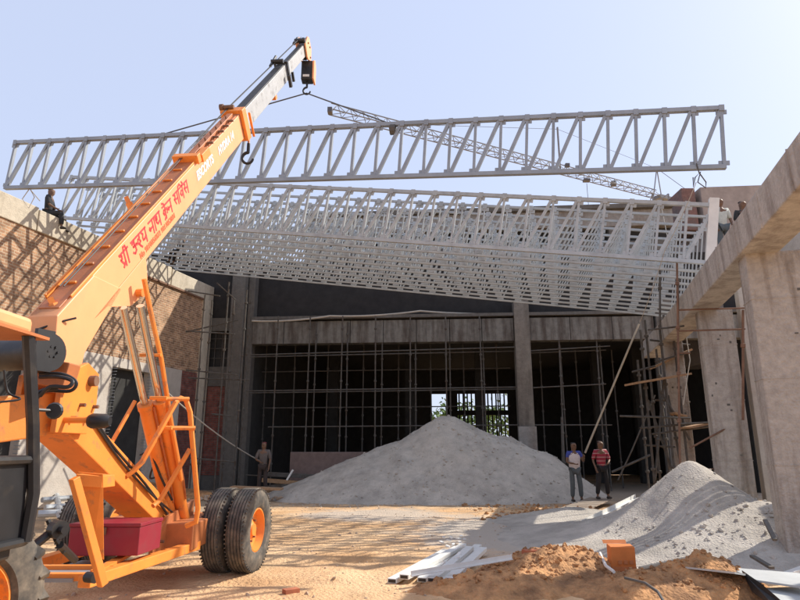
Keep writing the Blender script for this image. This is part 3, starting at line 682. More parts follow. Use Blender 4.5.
# lift rams
def ram(tp, bt):
    mid = tp.lerp(bt, .385); dd = (bt-tp).normalized()
    mb = MB(); mb.tube([tp-dd*.05, mid+dd*.1], .042, 16); mb.build('ram_rod', M['chrome'], cr, True)
    mb = MB(); mb.lathe(mid, dd, [(0, 0), (0, .085), (.07, .085), (.07, .075), ((bt-mid).length, .075), ((bt-mid).length, 0)], 20); bb = mb.build('ram_cylinder', M['orange'], cr, True)
    mb = MB(); mb.tube([mid+wv*-.1+dd*.05, mid+wv*-.1+dd*1.2, mid+wv*-.08+dd*1.5], .012, 6); mb.build('hydraulic_pipe', M['orange_dirty'], bb)
ram(P(124, 312, 6.25), P(172, 524, 7.6)); ram(P(141, 310, 6.35), P(184, 520, 7.7))
# gooseneck frame beam from the pivot tower down to the front axle
ga = P(72, 408, 5.25); 
gA = Vector((-3.12, 5.35, 1.93)); gB = Vector((-3.0, 8.1, .62))
mb = MB(); mb.beam(gA, gB, .34, .30); mb.build('frame_beam', M['orange'], cr, bevel=.012)
# tower cheeks
for dx in (-.22, .12):
    b0 = Vector((-3.05+dx, 5.35, 0)); poly = [b0+Vector((0, -.22, 1.72)), b0+Vector((0, .30, 1.72)), b0+Vector((0, .42, 2.0)), b0+Vector((0, .40, 2.28)), b0+Vector((0, .18, 2.36)), b0+Vector((0, -.2, 2.2))]
    mb = MB(); mb.prism(poly, (.05, 0, 0)); mb.build('pivot_cheek', M['orange'], cr, bevel=.006)
mb = MB(); mb.tube([(-3.4, 5.6, 2.2), (-2.82, 5.6, 2.2)], .05, 12); mb.build('pivot_pin', M['rust'], cr, True)
# rear arm towards the cab side
rA = Vector((-3.05, 5.42, 1.90)); rB = Vector((-3.95, 3.4, 1.58))
mb = MB(); mb.beam(rA, rB, .32, .36); mb.build('rear_frame_beam', M['orange'], cr, bevel=.012)
# winch / blower drum at the boom foot, axis towards the right
wc = P(50, 352, 4.85); wax = Vector((.93, -.33, 0)).normalized()
mb = MB(); mb.lathe(wc-wax*.75, wax, [(0, 0), (0, .135), (.62, .135), (.64, .165), (.70, .165), (.75, .155), (.75, 0)], 28); dr = mb.build('winch_drum', M['black'], cr, True)
mb = MB(); s_ = wax.cross(Z).normalized(); o_ = wc+wax*.0; mb.obox(o_-s_*.0-Z*.165, s_*.16, wax*.035, Z*.33); mb.lathe(wc+wax*.001, wax, [(0, .055), (.025, .05), (.025, 0)], 16)
for k in range(6): a = k*math.pi/3; mb.tube([wc+(s_*math.cos(a)+Z*math.sin(a))*.045, wc+wax*.04+(s_*math.cos(a)+Z*math.sin(a))*.045], .01, 6)
mb.build('drum_cap', M['black'], dr)
# hoses
def hose(pts, r, name='hydraulic_hose', mat=M['black']):
    P_ = [Vector(p) for p in pts]; out = []
    for i in range(len(P_)-1):
        p0, p1, p2, p3 = P_[max(i-1, 0)], P_[i], P_[i+1], P_[min(i+2, len(P_)-1)]
        for k in range(6):
            t = k/6; out.append(.5*((2*p1)+(p2-p0)*t+(2*p0-5*p1+4*p2-p3)*t*t+(3*p1-p0-3*p2+p3)*t**3))
    out.append(P_[-1]); mb = MB(); mb.tube(out, r, 7); return mb.build(name, mat, cr, True)
hose([P(40, 377, 4.8), P(60, 377, 4.75), P(72, 381, 4.75), P(68, 387, 4.72), P(50, 387, 4.7), P(40, 396, 4.7)], .016)
hose([P(40, 374, 4.85), P(62, 374, 4.8), P(76, 382, 4.8), P(70, 391, 4.78), P(46, 391, 4.75), P(34, 402, 4.7)], .014)
hose([P(28, 400, 4.7), P(44, 390, 4.72), P(58, 388, 4.75)], .018)
hose([P(4, 370, 4.4), P(8, 392, 4.4), P(20, 399, 4.4), P(0, 402, 4.3)], .008)
hose([P(140, 455, 7.2), P(160, 448, 7.2), P(163, 470, 7.2), P(150, 478, 7.2), P(156, 458, 7.2)], .012)
hose([P(36, 330, 5.2), P(60, 322, 5.3), P(76, 318, 5.4)], .01)
# small ram with black gaiter beside the tower
mb = MB(); mb.tube([P(64, 420, 5.15), P(90, 420, 5.15)], .028, 10); a_ = mb.build('steering_ram', M['orange'], cr, True)
mb = MB(); c_ = P(97, 421, 5.15); mb.lathe(c_, Vector((1, .05, 0)), [(-.07, 0), (-.07, .05), (-.04, .065), (.07, .062), (.11, .04), (.11, 0)], 18); mb.build('work_lamp', M['black'], cr, True)
# lever things left of boom (orange angle lamps)
for (x, y, s) in ((58, 314, 5.4), (134, 213, 7.9)):
    mb = MB(); mb.beam(P(x-8, y-16, s), P(x+4, y+10, s), .05, .05); mb.tube([P(x-5, y-10, s), P(x+2, y+6, s)], .045, 8); mb.beam(P(x+2, y+8, s), P(x+10, y+4, s), .03, .03); mb.build('rope_arm', M['orange'], cr)
hose([P(48, 330, 5.4), P(40, 335, 5.3), P(30, 350, 5.2)], .03, 'rope_arm', M['orange'])
# guard frame and ladder of orange pipe
def T(px, s): return [P(x, y, s) if len((x, y)) == 2 else None for (x, y) in px]
def pipe(pts, r, name, mat=M['orange'], parent=cr):
    mb = MB(); mb.tube(pts, r, 8); return mb.build(name, mat, parent, True)
pipe([P(144, 279, 6.5), P(152, 318, 6.6), P(161, 358, 6.7), P(172, 428, 7.0), P(181, 480, 7.3)], .026, 'ladder_rail')
for a_, b_ in (((147, 292), (130, 294)), ((161, 355), (140, 355)), ((167, 398), (150, 398)), ((172, 428), (158, 428))): pipe([P(*a_, 6.65), P(*b_, 6.65)], .02, 'ladder_rung')
gd = 6.85
pipe([P(126, 476, gd-.5), P(134, 470, gd-.45), P(142, 462, gd-.4), P(176, 402, gd-.1), P(181, 398, gd), P(186, 400, gd), P(190, 412, gd), P(198, 508, gd), P(196, 522, gd), P(186, 526, gd)], .030, 'guard_rail')
pipe([P(153, 506, gd-.3), P(160, 500, gd-.2), P(190, 449, gd)], .027, 'guard_brace')
pipe([P(157, 399, gd-.2), P(189, 399, gd)], .024, 'guard_rung'); pipe([P(163, 428, gd-.2), P(195, 428, gd)], .024, 'guard_rung'); pipe([P(112, 442, 6.4), P(135, 401, 6.7)], .022, 'guard_brace')
# front chassis: axle box, side rails, cross plates
mb = MB(); mb.obox((-3.75, 7.55, .42), (1.3, 0, 0), (0, 1.35, 0), (0, 0, .30)); mb.build('axle_box', M['orange_dirty'], cr, bevel=.012)
mb = MB(); mb.prism([Vector((-2.82, 7.2, .38)), Vector((-2.82, 8.5, .5)), Vector((-2.82, 8.5, .92)), Vector((-2.82, 7.6, .80)), Vector((-2.82, 7.2, .62))], (.05, 0, 0)); mb.build('axle_bracket', M['orange_dirty'], cr, bevel=.006)
mb = MB(); mb.tube([(-4.3, 8.75, .53), (-2.1, 8.5, .53)], .09, 12); mb.build('axle', M['black'], cr, True)
rl0 = P(84, 582, 5.25); rl1 = P(196, 545, 7.35)
mb = MB(); mb.beam(rl0, rl1, .12, .10); mb.build('side_rail', M['orange'], cr, bevel=.008)
mb = MB(); mb.beam(rl0+Vector((-.9, .05, 0)), rl1+Vector((-1.2, 0, 0)), .12, .12); mb.build('side_rail', M['orange'], cr, bevel=.008)
mb = MB(); mb.beam(rl0+Vector((-.9, .12, .02)), rl0+Vector((0.0, .12, .02)), .08, .06); mb.beam(rl0+Vector((-.8, .5, .02)), rl0+Vector((0.04, .5, .02)), .08, .06); mb.beam(P(95, 572, 5.5), P(130, 553, 6.3), .09, .03); mb.build('cross_member', M['orange'], cr)
mb = MB(); mb.lathe(P(87, 577, 5.2), Vector((.9, -.4, 0)), [(0, 0), (0, .045), (.1, .045), (.1, 0)], 12); mb.build('tow_pin', M['black'], cr, True)
mb = MB(); c_ = P(70, 556, 5.9); mb.obox(Vector((-3.4, 5.75, .44)), (.50, 0, 0), (.12, .9, 0), (0, 0, .03)); mb.build('deck_plate', M['steel'], cr)
# upright bracket between rear wheel and box
mb = MB(); mb.beam(P(74, 478, 4.95), P(103, 585, 5.1), .06, .07); mb.build('chassis_strut', M['orange'], cr, bevel=.006)
a = P(78, 472, 5.3); b = P(103, 474, 5.3); c = P(104, 560, 5.35); dd_ = P(92, 552, 5.3)
mb = MB(); mb.prism([a, b, c, dd_], (-.03, .06, 0)); mb.prism([P(76, 474, 5.2), P(102, 476, 5.3), P(102, 488, 5.3), P(76, 486, 5.2)], (0, .25, 0)); mb.build('chassis_bracket', M['orange'], cr, bevel=.004)
mb = MB(); mb.lathe(P(55, 529, 4.7), Vector((.8, -.5, 0)), [(0, 0), (0, .07), (.08, .07), (.08, .03), (.14, .03), (.14, 0)], 14); mb.tube([P(48, 520, 4.7), P(56, 540, 4.7), P(64, 552, 4.75)], .02, 6); mb.tube([P(54, 530, 4.7), P(10, 565, 4.4)], .035, 8); mb.tube([P(60, 545, 4.7), P(75, 560, 4.95)], .03, 8); mb.build('gear_linkage', M['black'], cr)

# wheels
def wheel(c, ax, r, w, rim_r, parent, lug=False, label=None, dish=.08):
    ax = Vector(ax).normalized(); c = Vector(c)
    root = bpy.data.objects.new('wheel', None); COL.objects.link(root); root.parent = parent; root.location = c-wloc(parent)
    n = 72; hw = w/2
    prof = [(-hw*.82, rim_r), (-hw, rim_r+.03), (-hw*1.02, (rim_r+r)*.5), (-hw*.93, r-.05), (-hw*.78, r-.012)]
    if not lug:
        for g_ in range(5):
            a0 = -.62+g_*.31; prof += [(hw*(a0-.05), r), (hw*(a0-.035), r-.016), (hw*(a0+.035), r-.016), (hw*(a0+.05), r)]
    else: prof += [(-hw*.4, r-.03), (hw*.4, r-.03)]
    prof += [(hw*.78, r-.012), (hw*.93, r-.05), (hw*1.02, (rim_r+r)*.5), (hw, rim_r+.03), (hw*.82, rim_r)]
    mb = MB(); mb.lathe(c, ax, prof, n)
    _, s, u = frame(Vector((0,0,0)), ax)
    if not lug:        # shoulder sipes
        for k in range(60):
            t = 2*math.pi*k/60; rd = s*math.cos(t)+u*math.sin(t); tg = ax.cross(rd)
            for sg in (-1, 1): mb.obox(c+rd*(r-.03)+ax*sg*hw*.80-tg*.008, ax*sg*hw*.14, rd*.022, tg*.016)
    if lug:
        for k in range(22):
            t = 2*math.pi*k/22
            for sg in (-1, 1):
                tt = t+(math.pi/22 if sg > 0 else 0); rd = s*math.cos(tt)+u*math.sin(tt); rd2 = s*math.cos(tt+.22)+u*math.sin(tt+.22)
                mb.beam(c+rd*(r-.03)+ax*sg*hw*.0, c+rd2*(r-.035)+ax*sg*hw*.98, .05, .075, up=rd)
    t_ = mb.build('tyre', M['tyre'], None, True); t_.data.transform(Matrix.Translation(-c)); t_.parent = root
    mb = MB(); mb.lathe(c, ax, [(hw*.80, rim_r+.002), (hw*.84, rim_r-.02), (hw*.5, rim_r-.035), (hw*.15, rim_r*.82), (hw*.05, rim_r*.5), (hw*.35, rim_r*.30), (hw*.5, rim_r*.27), (hw*.5, 0)], 40)
    mb.lathe(c, -ax, [(hw*.80, rim_r+.002), (hw*.84, rim_r-.02), (hw*.3, rim_r-.04), (hw*.2, 0)], 40)
    r_ = mb.build('rim', M['orange'], None, True, fixn=False); r_.data.transform(Matrix.Translation(-c)); r_.parent = root
    mb = MB()
    for k in range(8):
        t = 2*math.pi*k/8; rd = s*math.cos(t)+u*math.sin(t); p_ = c+rd*rim_r*.52+ax*hw*.05; mb.tube([p_, p_+ax*.04], .014, 6)
    b_ = mb.build('wheel_nuts', M['rust'], None); b_.data.transform(Matrix.Translation(-c)); b_.parent = root
    if label: root['label'] = label
    return root
ax = Vector((.99, -.14, 0)).normalized(); wc0 = Vector((-2.02, 8.55, .53))
wheel(wc0, ax, .535, .27, .28, cr); wheel(wc0-ax*.34, ax, .535, .27, .28, cr)
wheel(wc0-ax*2.0, -ax, .535, .27, .28, cr); wheel(wc0-ax*2.34, -ax, .535, .27, .28, cr)
wheel((-2.93, 4.25, .57), (.93, -.36, 0), .60, .34, .33, cr, lug=True, label='big lugged rear wheel caked with dust')
wheel((-4.5, 3.9, .56), (-.95, .30, 0), .60, .36, .30, cr, lug=True)
# cab
cx1 = -2.47
cab = bpy.data.objects.new('cab', None); COL.objects.link(cab); cab.parent = cr; cab.location = Vector((-2.9, 3.4, 1.0))-Vector(cr.location)
mb = MB(); mb.prism([(-3.35, 2.3, 2.34), (cx1-.02, 2.3, 2.34), (cx1-.02, 3.98, 2.34), (cx1-.10, 4.10, 2.34), (-3.35, 4.12, 2.34)], (0, 0, .11)); mb.build('cab_roof', M['salmon'], cab, bevel=.03)
mb = MB(); mb.box(-3.36, 2.3, 2.325, cx1+.02, 4.14, 2.345); mb.build('roof_trim', M['orange_dirty'], cab)
mb = MB(); mb.tube([(cx1-.03, 3.98, 2.33), (cx1-.0, 4.12, 1.75), (cx1+.02, 4.2, 1.3), (cx1+.01, 4.2, 1.0)], .04, 8); mb.build('door_pillar', M['black'], cab, True)
mb = MB(); mb.tube([(-3.3, 4.05, 2.33), (-3.3, 4.2, 1.0)], .035, 8); mb.tube([(cx1-.04, 2.9, 2.33), (cx1, 2.9, 1.0)], .035, 8); mb.build('cab_pillar', M['black'], cab, True)
mb = MB(); mb.tube([(cx1, 2.9, 1.52), (cx1, 4.15, 1.52)], .03, 8); mb.tube([(cx1, 2.9, 1.02), (cx1, 4.2, 1.0)], .03, 8); mb.prism([(cx1-.03, 2.9, 1.0), (cx1-.03, 4.18, 1.0), (cx1-.03, 4.16, 1.52), (cx1-.03, 2.9, 1.52)], (.02, 0, 0)); mb.build('cab_door', M['black'], cab)
mb = MB(); mb.box(-3.35, 2.3, .90, cx1-.04, 4.15, .99); mb.build('cab_floor', M['black'], cab, bevel=.02)
mb = MB(); mb.box(-3.3, 2.35, 1.0, cx1-.3, 3.2, 1.5); mb.build('seat', M['black'], cab, bevel=.04)
mb = MB(); mb.tube([(-2.9, 3.6, 1.0), (-2.9, 3.9, 1.55)], .03, 6); mb.lathe((-2.9, 3.86, 1.58), (0, -.6, .8), [(0, .16), (.015, .18), (.03, .16), (.015, .145), (0, .16)], 20); mb.build('steering_wheel', M['black'], cab)
mb = MB(); mb.tube([(cx1-.02, 4.16, 1.85), (cx1+.03, 4.3, 1.85)], .012, 6); mb.lathe((cx1+.03, 4.32, 1.85), (.2, -1, 0), [(0, 0), (0, .05), (.03, .06), (.05, .05), (.05, 0)], 14); mb.build('mirror', M['black'], cab)
mb = MB(); mb.box(-4.5, 1.2, .55, -2.85, 4.1, .95); mb.build('rear_chassis', M['orange_dirty'], cr, bevel=.02)

# lettering: white block text and hand-painted Devanagari strokes on the boom plate
def text_on_boom(txt, k0, a, size, mat, name, shear=.25, bold=0, spacing=1.0):
    cu = bpy.data.curves.new('t', 'FONT'); cu.body = txt; cu.size = size; cu.shear = shear; cu.offset = bold; cu.extrude = .001; cu.space_character = spacing
    ob = bpy.data.objects.new('t', cu); COL.objects.link(ob); dg = bpy.context.evaluated_depsgraph_get(); me = bpy.data.meshes.new_from_object(ob.evaluated_get(dg)); bpy.data.objects.remove(ob)
    o_ = bm_(k0, a, -.0035); Mx = Matrix(((d.x, -q.x, -wv.x, o_.x), (d.y, -q.y, -wv.y, o_.y), (d.z, -q.z, -wv.z, o_.z), (0, 0, 0, 1)))
    me.transform(Matrix.Translation(-Vector(cr.location)) @ Mx); me.materials.clear(); me.materials.append(mat)
    o = bpy.data.objects.new(name, me); COL.objects.link(o); o.parent = cr; return o
text_on_boom('ESCORTS', .605, .225, .165, M['letter_w'], 'maker_lettering', .2, .008)
text_on_boom('HYDRA 14', .775, .225, .165, M['letter_w'], 'maker_lettering', .2, .008)
text_on_boom('Mo 9810056872 9811052801', .255, .325, .088, M['letter_o'], 'phone_lettering', .1, .002)
GL = {
 'n': (.85, [[(.10,.62),(.02,.50),(.14,.38),(.24,.50),(.65,.50)], [(.65,1),(.65,0)]]),
 'a': (.35, [[(.15,1),(.15,0)]]),
 'th': (.95, [[(.22,.82),(.05,.85),(.05,.66),(.26,.66),(.30,.82),(.22,.95)], [(.26,.66),(.10,.48),(.30,.30),(.75,.42)], [(.75,1),(.75,0)]]),
 'd': (.75, [[(.45,1),(.45,.78),(.2,.72),(.08,.52),(.28,.36),(.52,.48),(.42,.62)], [(.28,.36),(.40,.2),(.62,.0)]]),
 'y': (.9, [[(.10,.88),(.28,.74),(.16,.54),(.20,.34),(.42,.32),(.70,.46)], [(.70,1),(.70,0)]]),
 'u': (.85, [[(.45,1),(.45,.88)], [(.12,.82),(.44,.86),(.46,.64),(.22,.60),(.52,.52),(.56,.24),(.32,.10),(.08,.26)], [(.5,.56),(.72,.62),(.78,.5)]]),
 'kr': (.95, [[(.45,1),(.45,0)], [(.45,.62),(.22,.72),(.08,.54),(.2,.36),(.45,.52)], [(.45,.62),(.72,.70),(.82,.50),(.74,.3)], [(.45,.22),(.15,.0)], [(.45,1),(.34,1.18),(.08,1.28)]]),
 's': (1.0, [[(.10,.98),(.36,.86),(.32,.66),(.12,.62),(.40,.18)], [(.30,.54),(.82,.50)], [(.82,1),(.82,0)]]),
 'i': (.35, [[(.12,0),(.12,1.0),(.18,1.22),(.50,1.30),(.82,1.02)]]),
 'rv': (.85, [[(.62,.60),(.34,.72),(.10,.52),(.30,.32),(.62,.46)], [(.62,1),(.62,0)], [(.62,1),(.78,1.18),(.62,1.30)]]),
 'sh': (1.35, [[(.10,.92),(.32,.86),(.30,.66),(.12,.64),(.38,.30)], [(.68,1),(.68,0)], [(.68,.34),(.30,.06)], [(1.08,0),(1.08,1),(.98,1.24),(.72,1.26),(.66,1.0)]]),
 ' ': (.42, []),
}
def hindi(words, k0, k1, base_a, hgt):
    mb = MB(); total = sum(GL[g][0] for w in words for g in w)+.45*(len(words)-1); sc = BL*(k1-k0)/total; x = 0
    def put(pts, r=.017):
        pp = [(x+px+.18*py, py) for px, py in pts]
        for (ax_, ay), (bx, by) in zip(pp[:-1], pp[1:]):
            p0 = bm_(k0, base_a-ay*hgt, 0)+d*ax_*sc; p1 = bm_(k0, base_a-by*hgt, 0)+d*bx*sc; t = (p1-p0).normalized(); nrm = t.cross(wv).normalized()*r
            ex = t*r*.55; z0 = -wv*.003; mb.hexa([p0-ex-nrm, p1+ex-nrm, p1+ex+nrm, p0-ex+nrm, p0-ex-nrm+z0, p1+ex-nrm+z0, p1+ex+nrm+z0, p0-ex+nrm+z0])
    for wd in words:
        x0 = x; wid = sum(GL[g][0] for g in wd); put([(0, 1), (wid*.97, 1)], .011)
        for g in wd:
            for st in GL[g][1]: put(st, .012)
            x += GL[g][0]
        x += .45
    mb.build('painted_lettering', M['letter_r'], cr)
hindi([['sh'], ['u', 'd', 'y'], ['n', 'a', 'th'], ['kr', 'n'], ['s', 'i', 'rv', 's']], .185, .545, .235, .155)

for (p, ax_) in [((-2.88, 5.35+.12*k, 1.85+.12*(k % 2)), (1, 0, 0)) for k in range(4)]+[((-2.76, 7.35+.28*k, .55), (1, 0, 0)) for k in range(4)]:
    mb = MB(); mb.lathe(p, ax_, [(0, 0), (0, .018), (.05, .018), (.05, 0)], 6); mb.build('bolt', M['rust'], cr)
for k in range(0): bbox(.13+.2*k, .132+.2*k, .004, BH-.004, -.003, -.0005, 'weld_seam', M['orange_dirty'], bevel=0)
hose([gA+Vector((.2, .2, .12)), gA.lerp(gB, .3)+Vector((.19, 0, .1)), gA.lerp(gB, .6)+Vector((.2, 0, .06)), gB+Vector((.19, -.3, .12))], .014)
hose([gA+Vector((.2, .2, .08)), gA.lerp(gB, .35)+Vector((.19, 0, .05)), gA.lerp(gB, .62)+Vector((.2, 0, .02)), gB+Vector((.2, -.3, .2))], .012)
hose([P(150, 398, 7.0), P(146, 430, 6.95), P(158, 470, 7.1), P(172, 500, 7.3)], .014)
# red tool box resting on the deck
tb = empty('tool_box', (-3.0, 6.2, .48), 'crimson metal tool box resting on the crane deck between the wheels', 'tool box')
c1 = P(137.5, 556, 5.95); e1 = (P(67, 552, 5.95)-c1); e1.z = 0; e2 = P(160, 546, 6.45)-c1; e2.z = 0; hz = .27
mb = MB(); mb.obox(c1, e1, e2, Z*hz); mb.build('box_body', M['redbox'], tb, bevel=.008)
mb = MB(); mb.obox(c1-e1*.012-e2*.02+Z*(hz+.002), e1*1.024, e2*1.04, Z*.035); mb.build('lid', M['redbox'], tb, bevel=.006)
mb = MB(); m_ = c1+e1*.5+Z*(hz-.04)+Vector((0, -.012, 0)); mb.box(m_.x-.02, m_.y-.012, m_.z-.03, m_.x+.02, m_.y+.004, m_.z+.04); mb.build('hasp', M['rust'], tb)

# ================================================================== SLING, ROPES
def rope(pts, r, name, mat, label, cat='rope', sag=0):
    mb = MB(); out = []
    for i in range(len(pts)-1):
        for k in range(8):
            t = k/8; p = Vector(pts[i]).lerp(Vector(pts[i+1]), t); p = p-Z*sag*4*t*(1-t); out.append(p)
    out.append(Vector(pts[-1])); mb.tube(out, r, 6); return tag(mb.build(name, mat, None, True), label, cat)
up_t = (lift.matrix_basis.to_3x3() @ Vector((0, 0, 1))).normalized()
def on_lift(t, z=1.26): return La+(Lb-La)*t+up_t*z
sA = on_lift(.245); sB = on_lift(.60)
o = rope([sA, HOOKPT, sB], .016, 'lifting_sling', M['rope'], 'dark wire sling running from the crane hook down to both sides of the hoisted truss', 'sling')
kn = MB(); kn.lathe(sB-Z*.12, LDIR, [(-.06, 0), (-.06, .12), (.06, .12), (.06, 0)], 10); tag(kn.build('sling_knot', M['rope']), 'dark knot of sling tied round the top chord of the hoisted truss', 'sling')
e = P(697, 168, 11.75)
mb = MB(); pts = [e+Vector((.0, 0, .1)), e+Vector((.03, 0, -.1)), e+Vector((.14, 0, -.3)), e+Vector((.12, 0, -.42)), e+Vector((-.02, 0, -.30)), e+Vector((.06, 0, -.08)), e+Vector((-.06, 0, -.2)), e+Vector((-.12, 0, -.4)), e+Vector((-.1, 0, -.2))]
mb.tube(pts, .012, 6); tag(mb.build('rope_loop', M['rope']), 'knotted loop of rope hanging from the right end of the hoisted truss', 'rope')
rope([e+Vector((-.05, 0, -.3)), P(665, 250, 12.3), P(640, 322, 14.2)], .007, 'guy_rope', M['rope_light'], 'thin pale tag line falling from the right end of the hoisted truss', sag=.05)
e = P(30, 188, 15.25); mb = MB(); mb.tube([e, e+Vector((-.15, 0, -.3)), e+Vector((.05, 0, -.55)), e+Vector((.15, 0, -.25)), e+Vector((.02, 0, -.05)), e+Vector((.3, 0, -.35))], .012, 6); tag(mb.build('rope_loop', M['rope_light']), 'loose loop of rope hanging from the left end of the hoisted truss', 'rope')
rope([P(14, 200, 17.2), P(13, 215, 17.0), P(14, 240, 17), P(13, 268, 17)], .012, 'hanging_rope', M['rope'], 'dark rope hanging down the coping of the brick wall at the far left')
rope([P(168, 393, 18.5), P(262, 462, 21.3)], .02, 'hanging_rope', M['rope_light'], 'taut pale rope slanting down from the brick wall to the worker standing on the left', sag=.15)
rope([P(660, 200, 20), P(680, 300, 17), P(690, 360, 15.5), P(683, 405, 15)], .012, 'hanging_rope', M['rope_light'], 'pale rope hanging down beside the scaffold in front of the right pillars')

# ================================================================== SCAFFOLDING
def scaffold(name, label, standards, ledgers, r=.028, mat=None, planks=()):
    mat = mat or M['scaf']; root = empty(name, Vector(standards[0][0]), label, 'scaffold')
    for (a, b) in standards:
        mb = MB(); mb.tube([a, b], r, 7)
        dd = (Vector(b)-Vector(a)); L_ = dd.length; n = int(L_/1.0)
        for k in range(1, n+1): c_ = Vector(a)+dd*k/(n+.5); mb.lathe(c_, dd, [(-.04, r), (-.03, r*1.9), (.03, r*1.9), (.04, r)], 7)
        mb.build('standard', mat, root, False)
    for (a, b) in ledgers:
        mb = MB(); mb.tube([a, b], r*.9, 6); mb.build('ledger', mat, root)
    for (a, b, w) in planks:
        mb = MB(); mb.beam(a, b, w, .05); mb.build('plank', M['wood'], root)
    return root
def std(px, Y, ytop, dx=0):
    a = PY(px, 447, Y); b = PY(px+dx, ytop, Y); return (Vector((a.x, Y, 0)), Vector((a.x+random.uniform(-.04, .04)+dx*Y/600, Y, b.z)))
Yf, Yb = 22.9, 23.45
st = [std(x, Yf, 316) for x in (272, 305, 339, 375, 410, 447, 484)]+[std(x, Yb, 322) for x in (312, 346, 381, 416, 451, 487)]+[std(x, 25.2, 335) for x in (262, 292, 325, 362, 398, 432, 466, 500)]
def lg(x0, y0, x1, y1, Y0, Y1=None): return (PY(x0, y0, Y0), PY(x1, y1, Y1 or Y0))
ld = [lg(250, 355, 520, 347, Yf), lg(250, 357, 520, 351, Yb), lg(246, 391, 524, 387, Yf), lg(250, 393, 524, 389, Yb), lg(268, 427, 524, 425, Yf), lg(246, 475, 345, 480, Yf), lg(262, 372, 510, 368, 25.2), lg(262, 408, 510, 406, 25.2)]
scaffold('scaffold', 'grid of thin steel scaffold tubes across the left half of the dark hall front', st, ld)
st = [std(563, Yf, 335, 2), std(567, Yb, 345), std(603, Yf, 338, 2), std(608, Yb, 345), std(534, Yf, 342), std(545, 25.2, 350), std(582, 25.2, 350), std(620, 25.2, 350)]
ld = [lg(528, 351, 610, 346, Yf), lg(528, 353, 606, 350, Yb), lg(528, 388, 606, 384, Yf), lg(528, 425, 612, 425, Yf)]
scaffold('scaffold', 'thin steel scaffold tubes across the hall front to the right of the middle column', st, ld)
rope([PY(252, 321, 23.3), PY(330, 316, 23.3), PY(420, 311, 23.3), PY(530, 313, 23.3)], .04, 'hanging_cable', M['rope_light'], 'sagging pale cable strung above the lintel of the hall', sag=.08)
Yl = 20.6
st = [std(193, Yl, 295), std(200, Yl+.8, 300), std(217, Yl, 282), std(224, Yl+.8, 300), std(236, Yl, 290), std(241, Yl+1.4, 290)]
ld = [lg(188, 291, 220, 296, Yl), lg(186, 331, 235, 334, Yl), lg(186, 370, 238, 375, Yl), lg(188, 378, 250, 380, Yl+.8), lg(212, 414, 232, 416, Yl), lg(190, 458, 236, 462, Yl), lg(186, 332, 238, 320, Yl+.8), lg(217, 283, 236, 300, Yl)]
scaffold('scaffold', 'rough scaffold standing against the dark brick annex on the left', st, ld)
# right scaffold tower with planks
Yr = 16.2
st = [std(651, Yr, 330), std(657, Yr+.9, 320), std(672, Yr, 325), std(679, Yr+.8, 315), std(667, Yr+1.6, 330), std(686, Yr+.2, 330), std(645, Yr+1.8, 360)]
st += [(PY(655, 480, Yr), PY(664, 380, Yr)), (PY(668, 395, Yr+.3), PY(680, 460, Yr+.3)), (PY(660, 390, Yr), PY(690, 440, Yr)), (PY(648, 400, Yr+.5), PY(672, 470, Yr+.5))]
ld = [lg(620, 416, 690, 418, Yr-.3), lg(632, 372, 655, 366, Yr), lg(655, 362, 690, 352, Yr), lg(640, 428, 690, 424, Yr), lg(612, 472, 650, 455, Yr, Yr), lg(644, 445, 690, 448, Yr+.5), lg(650, 340, 690, 345, Yr+.5), lg(655, 400, 690, 402, Yr+.6), lg(652, 434, 715, 426, Yr), lg(680, 424, 718, 422, Yr-.6)]
scaffold('scaffold', 'crowded scaffold tower with wooden planks beside the right concrete pillars', st, ld, .033, planks=[(PY(631, 384, Yr-.3), PY(684, 375, Yr-.1), .7), (PY(672, 413, Yr), PY(684, 417, Yr), .4), (PY(684, 428, Yr-.3), PY(716, 422, Yr-.3), .6), (PY(652, 368, Yr+.4), PY(690, 350, Yr+.4), .3)])
# tubes in front of pillars
Yq = 11.0
st = [(PY(680, 470, Yq+1.2), PY(677, 262, Yq+1.2)), (PY(743, 420, Yq-.4), PY(743, 310, Yq-.4))]
ld = [lg(679, 310, 745, 308, Yq+1.2), lg(679, 331, 745, 329, Yq+1.2), lg(679, 353, 690, 353, Yq+1.2), lg(680, 470, 745, 468, Yq+2), lg(690, 448, 745, 418, Yq+1.6)]
scaffold('scaffold', 'rusty scaffold tubes tied across the front of the middle right pillar', st, ld, .022, M['rust'])
st = [(PY(660, 330, 13.6), PY(660, 268, 13.6)), (PY(678, 330, 13.2), PY(678, 256, 13.2))]
scaffold('scaffold', 'short dark scaffold tubes rising in front of the right end of the truss row', st, [lg(648, 330, 684, 326, 13.4)], .025)
# pieces behind the pillars
mb = MB()
for k in range(5): mb.beam(B(ub+1.5, -.6+k*.12, 0), B(ub+1.55, -.6+k*.14, 4.2+.1*k), .09, .05)
tag(mb.build('timber_formwork', M['wood']), 'old wooden formwork boards upright between the near and middle right pillars', 'formwork')
# leaning poles
rope([PY(639, 324, 18.6), PY(585, 453, 18.6)], .03, 'long_pole', M['pole'], 'long pale pole leaning from the truss row down to the man in the white vest', 'pole')
rope([PY(655, 395, 18.2), PY(632, 450, 18.2), PY(618, 480, 18.2)], .022, 'long_pole', M['scaf'], 'dark pole leaning behind the man in the striped shirt', 'pole')
rope([PY(562, 417, 22), PY(563, 462, 22)], .05, 'long_pole', M['scaf'], 'upright grey pole standing on the right shoulder of the large sand heap', 'pole')

